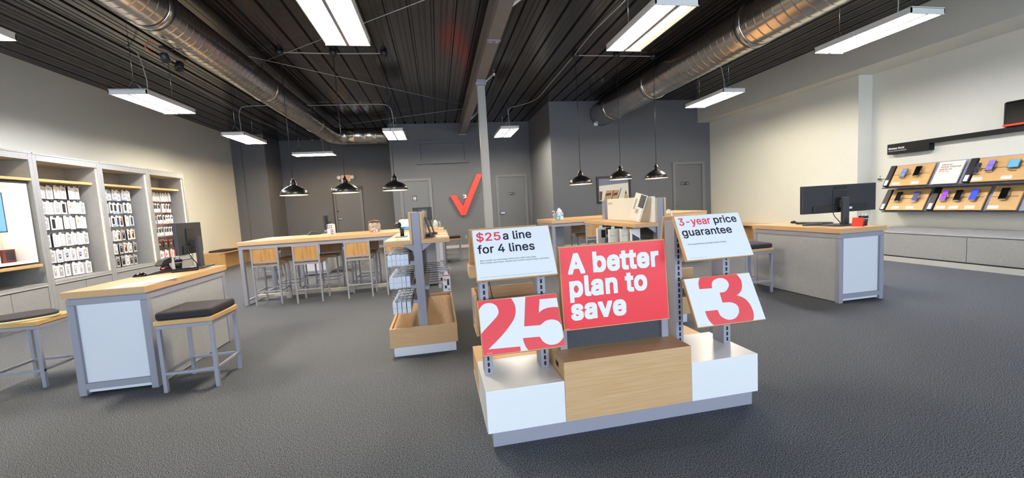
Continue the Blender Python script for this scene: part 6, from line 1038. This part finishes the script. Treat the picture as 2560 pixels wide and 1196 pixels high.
def tissue(label, loc, s=1):
    t = thing('tissue_box', label, 'tissue box', loc)
    MB().box(-.065, .065, -.065, .065, 0, .13).build('carton', M['teal'], t, .003, 1)
    b = MB(); vs = []; n = 16
    for i, (r, z) in enumerate(((.045, .13), (.055, .15), (.04, .185), (.012, .22))):
        for k in range(n):
            a = 2 * PI * k / n; q = 1 + .22 * math.sin(3 * a + i); vs.append((r * q * math.cos(a), .55 * r * q * math.sin(a), z + .008 * math.sin(2 * a)))
    fs = [(i * n + k, i * n + (k + 1) % n, (i + 1) * n + (k + 1) % n, (i + 1) * n + k) for i in range(3) for k in range(n)] + [tuple(range(3 * n, 4 * n))]
    b.add(vs, fs, 0, True); b.build('tissue', M['white'], t); return t
tissue('blue and white tissue box on the left end of the right bar table', (2.23, 7.16, 1.0055))
tissue('teal tissue box behind the tablets, on the desk below the restroom door', (-.08, 10.2, .8555))
def pump(label, loc):
    t = thing('pump_bottle', label, 'bottle', loc)
    MB().box(-.03, .03, -.02, .02, 0, .12).build('bottle', M['clear'], t, .008, 2)
    MB().lathe([(.014, .12), (.014, .135), (.005, .136), (.005, .165)], (0, 0, 0), 12).box(-.045, .01, -.008, .008, .163, .176).build('pump', M['white'], t)
    MB().box(-.022, .022, -.0208, -.02, .03, .09).build('label_print', mat('leafy_label', '97a06a', .5), t); return t
pump('clear pump bottle beside the tissue box on the right bar table', (2.135, 7.15, 1.0055))
pump('clear pump bottle right of the teal tissue box on the desk under the restroom door', (.03, 10.15, .8555))
card('printed sheet lying on the left end of the left bar table', -2.95, -2.6, 7.5, 7.8, 1.0055, 'white', 'paper', 4)

# ------------------------------------------------------------------ right wall: low cabinets, phone shelves
def low_cab(label, y0, y1):
    t = thing('low_cabinet', label, 'cabinet', (7.56, y0, 0), 'low cabinets by the right wall')
    w = y1 - y0
    MB().box(.02, 1.055, 0, w, .1, .48).build('carcass', M['cab'], t)
    MB().box(-.005, 1.055, 0, w, .485, .505).build('top', M['grey_lam'], t, .002, 1)
    MB().box(0, .02, .003, w - .003, .105, .472).build('drawer', M['cab'], t, .002, 1)
    MB().box(0.01, 1.055, 0, w, 0, .085).build('toe_base', mat('pale_toe_base', 'b9b7b0', .5), t)
low_cab('low grey wall cabinet at the far end, behind the right sales desk', 4.46, 6.1); low_cab('low grey wall cabinet cut off by the right photo edge', 2.8, 4.46)
t = thing('display_rail', 'long black rail on the right wall above the phone boards', 'rail', (8.5, 6.22, 1.985))
MB().box(0, .12, -3.6, 0, .0, .075).build('rail', M['black_matte'], t, .003, 1)
t = thing('shop_sign', 'black sign with small white shop name at the end of the black rail', 'sign', (8.494, 6.22, 1.87))
MB().box(0, .126, -.655, 0, 0, .19).build('sign_block', M['black_matte'], t, .002, 1)
text('lettering', 'Wireless World', t, M['white'], (0, -.02, .088), (0, -1, 0), (0, 0, 1), .034, .26, .034)
text('lettering', 'Verizon Authorized Retailer', t, M['white'], (0, -.02, .05), (0, -1, 0), (0, 0, 1), .02, .3, 0)
t = thing('black_lightbox', 'glossy black box with a red stripe on the rail at the right edge', 'box', (8.47, 4.64, 2.061))
MB().box(0, .145, -1.4, 0, 0, .38).build('box', M['black_gloss'], t, .03, 4)
MB().box(-.002, 0, -1.4, -.004, .015, .045).build('red_stripe', M['logo'], t)
for r, (z, ys) in enumerate(((1.25, 3.0), (.81, 3.0))):
    t = thing('phone_shelf', ('upper', 'lower')[r] + ' grey steel shelf on the right wall carrying the phone boards', 'shelf', (8.62, 6.14, z))
    MB().prism([(0, 0), (-.27, -.0), (-.28, .012), (-.08, .4), (0, .4)], 1, -3.2, 0).build('sloped_shelf', M['grey_metal'], t, .003, 1)
    MB().box(-.34, -.0, -3.2, 0, -.02, .0).build('front_lip', M['charcoal'], t)
BN = {}
def board(label, y0, y1, zb, strip=True, nm='phone_board'):
    mm = frame((8.285, y0, zb), (0, -1, 0), (.205, 0, .365)); w = y0 - y1; h = .415
    t = thing(nm, label, 'display board', mat=mm)
    s0 = .1 if strip else 0
    MB().box(s0, w, 0, h, -.02, .005).build('board', M['oak_plate'] if nm == 'phone_board' else M['cream'], t, .002, 1)
    if nm == 'phone_board':
        MB().box(s0, w - .03, h * .54, h * .54 + .006, .005, .0065).build('groove', M['dark'], t)
    if strip:
        MB().box(0, s0 - .012, 0, h + .01, -.022, .02).build('black_strip', M['black'], t, .004, 1)
        MB().box(.02, s0 - .03, .012, .12, .02, .024).build('white_tab', M['white'], t)
    return t, mm, w, h
def phone(label, mm, u, v, scr, kind='bar'):
    m2 = mm @ Matrix.Translation((u, v, 0)) @ Matrix.Diagonal((1.15, 1.2, 1, 1))
    t = thing('display_phone', label, 'phone', mat=m2)
    if kind == 'flip':
        MB().box(-.036, .036, .0, .075, .045, .053).box(-.036, .036, -.075, -.0, .047, .058).build('body', M['charcoal'], t, .004, 2)
        MB().box(-.032, .032, .004, .072, .053, .0545).build('screen', scr, t); MB().box(-.032, .032, -.07, -.005, .058, .0595).build('lower_screen', M['black_gloss'] if kind == 'flipx' else scr, t)
    elif kind == 'fold':
        MB().box(-.054, .054, -.055, .055, .045, .053).build('body', M['black'], t, .006, 2); MB().box(-.049, .049, -.05, .05, .053, .0545).build('screen', scr, t)
    elif kind == 'pen':
        MB().box(-.022, .022, -.085, .085, .02, .04).build('body', M['black'], t, .008, 2); MB().box(-.01, .01, -.07, .07, .04, .0415).build('screen', scr, t)
    else:
        MB().box(-.039, .039, -.08, .08, .045, .054).build('body', M['black'], t, .005, 2); MB().box(-.036, .036, -.076, .076, .054, .0552).build('screen', scr, t)
    MB().box(-.02, .02, -.02, .02, .0055, .045).box(-.03, .03, -.082, -.074, .02, .058).box(.03, .045, -.03, .02, .03, .052).build('holder', M['chrome'], t)
    return t
def pc(label, mm, u): 
    t = thing('price_card', label, 'price card', mat=mm @ Matrix.Translation((u, .02, .0055)))
    MB().box(-.06, .06, 0, .055, 0, .004).build('card', M['cream'], t)
    MB().box(-.05, .04, .04, .044, .004, .0045).box(-.05, .02, .025, .028, .004, .0045).build('printed_lines', M['greyp'], t)
S_ = dict(blk=M['black_gloss'], blu=mat('blue_phone_screen', '2b3fd0', .3, emit=.35, ehx='2a3cf0'), sky=mat('sky_phone_screen', '4f8ae0', .3, emit=.3, ehx='5f9af0'), pur=mat('purple_phone_screen', '7a2fc0', .3, emit=.25, ehx='8a3ae0'), slate=mat('slate_phone_screen', '5a6a8c', .3, emit=.25, ehx='7c92bc'), nav=mat('navy_phone_screen', '1a2050', .3, emit=.2, ehx='2a3888'), vio=mat('violet_phone_screen', '6a5ac8', .3, emit=.25, ehx='8a78f0'))
t, mm, w, h = board('wooden phone board at the far end of the upper right wall shelf', 6.13, 5.45, 1.272)
phone('silver-blue flip phone on the far upper board', mm, .285, .24, S_['slate'], 'flip'); phone('black phone with a red light on the far upper board', mm, .49, .255, S_['blk'])
pc('price card under the silver-blue flip phone', mm, .2); pc('price card under the black phone on the far upper board', mm, .5)
t, mm, w, h = board('white card board advertising home internet between two wooden boards', 5.39, 5.05, 1.272, False, 'advert_board')
for i, (s, c, wd) in enumerate((('Verizon', 'ink', .4), ('Home Internet', 'ink', .78), ('starts at', 'ink', .46), ('$35/mo.', 'redink', .42))): text('lettering', s, t, M[c], (.045, .34 - .042 * i, .005), U, V, .03, wd * w, .012)
MB().box(.045, .2, .18, .184, .005, .0055).box(.03, .14, .02, .023, .005, .0055).build('fine_print_line', M['greyp'], t)
t, mm, w, h = board('wide wooden phone board on the upper right wall shelf at the photo edge', 4.98, 4.29, 1.272)
phone('slim silver pen-like device on the black strip of the near upper board', mm, .13, .22, S_['nav'], 'pen'); phone('flip phone with violet screen on the near upper board', mm, .29, .25, S_['vio'], 'flip'); phone('squarish phone with bright blue screen on the near upper board', mm, .54, .25, S_['sky'], 'fold')
pc('price card beside the black strip of the near upper board', mm, .17); pc('price card under the bright blue phone', mm, .5)
t, mm, w, h = board('wooden phone board at the far end of the lower right wall shelf', 6.18, 5.5, .832)
phone('black phone nearest the strip of the far lower board', mm, .26, .25, S_['blk']); phone('dark navy phone on the far lower board', mm, .53, .245, S_['nav'])
pc('price card under the black phone of the far lower board', mm, .25); pc('price card under the dark navy phone', mm, .48)
t, mm, w, h = board('wooden phone board in the middle of the lower right wall shelf', 5.444, 4.74, .832)
phone('flip phone with purple screen on the middle lower board', mm, .2, .25, S_['pur'], 'flip'); phone('black phone in the middle of the middle lower board', mm, .38, .245, S_['blk']); phone('phone with vivid blue screen on the middle lower board', mm, .575, .25, S_['blu'])
pc('price card under the purple flip phone', mm, .19); pc('price card under the black phone of the middle lower board', mm, .36); pc('price card under the vivid blue phone', mm, .56)
t, mm, w, h = board('small wooden phone board on the lower right wall shelf at the photo edge', 4.68, 4.36, .832, False)
phone('black phone on the small board nearest the photo edge', mm, .15, .255, S_['blk']); pc('price card on the small board nearest the photo edge', mm, .07)
t = thing('power_outlet', 'white wall outlet with a black plug beside the upper phone shelf', 'outlet', (8.62, 6.42, 1.39), None)
outlet('', 0, 1).build('cover_plate', [M['white_metal'], M['greyp']], t)
MB().box(-.05, -.009, -.015, .015, .02, .045).tube(smooth([(-.045, -.01, .03), (-.06, -.1, .03), (-.06, -.22, .03)]), .006, 6).build('plug', M['black'], t)

# ------------------------------------------------------------------ camera
CAM_Y, CAM_P, CAM_R, F_PX = .180403466, .0845046134, -.0585430742, 991.75
f = Vector((math.sin(CAM_Y) * math.cos(CAM_P), math.cos(CAM_Y) * math.cos(CAM_P), -math.sin(CAM_P)))
r0 = Vector((math.cos(CAM_Y), -math.sin(CAM_Y), 0)); u0 = r0.cross(f)
rr = r0 * math.cos(CAM_R) + u0 * math.sin(CAM_R); uu = -r0 * math.sin(CAM_R) + u0 * math.cos(CAM_R)
cd = bpy.data.cameras.new('camera'); cd.sensor_width = 36; cd.sensor_fit = 'HORIZONTAL'; cd.lens = 36 * F_PX / 2560; cd.clip_start = .05
co = bpy.data.objects.new('camera', cd); COL.objects.link(co)
co.matrix_world = Matrix(((rr.x, uu.x, -f.x, 0), (rr.y, uu.y, -f.y, 0), (rr.z, uu.z, -f.z, 1.33), (0, 0, 0, 1)))
SC.camera = co

# ------------------------------------------------------------------ daylight and view
wd = bpy.data.worlds.new('daylight'); SC.world = wd; wd.use_nodes = True
bg = wd.node_tree.nodes['Background']; bg.inputs['Color'].default_value = (.7, .83, 1, 1); bg.inputs['Strength'].default_value = 2.6
for i in range(1):
    pl = bpy.data.lights.new('window_portal', 'AREA'); pl.shape = 'RECTANGLE'; pl.size = 15.4; pl.size_y = 3.0; pl.cycles.is_portal = True
    po = bpy.data.objects.new('window_portal', pl); COL.objects.link(po); po.location = (1.1, -4.02, 1.78); po.rotation_euler = (R(90), 0, 0)
SC.cycles.use_denoising = True
SC.cycles.max_bounces = 7; SC.cycles.diffuse_bounces = 4; SC.cycles.glossy_bounces = 4
SC.cycles.sample_clamp_indirect = 6
SC.cycles.caustics_reflective = False; SC.cycles.caustics_refractive = False
SC.view_settings.view_transform = 'Standard'; SC.view_settings.look = 'None'; SC.view_settings.gamma = 1; SC.view_settings.use_curve_mapping = False
SC.view_settings.exposure = 1.45
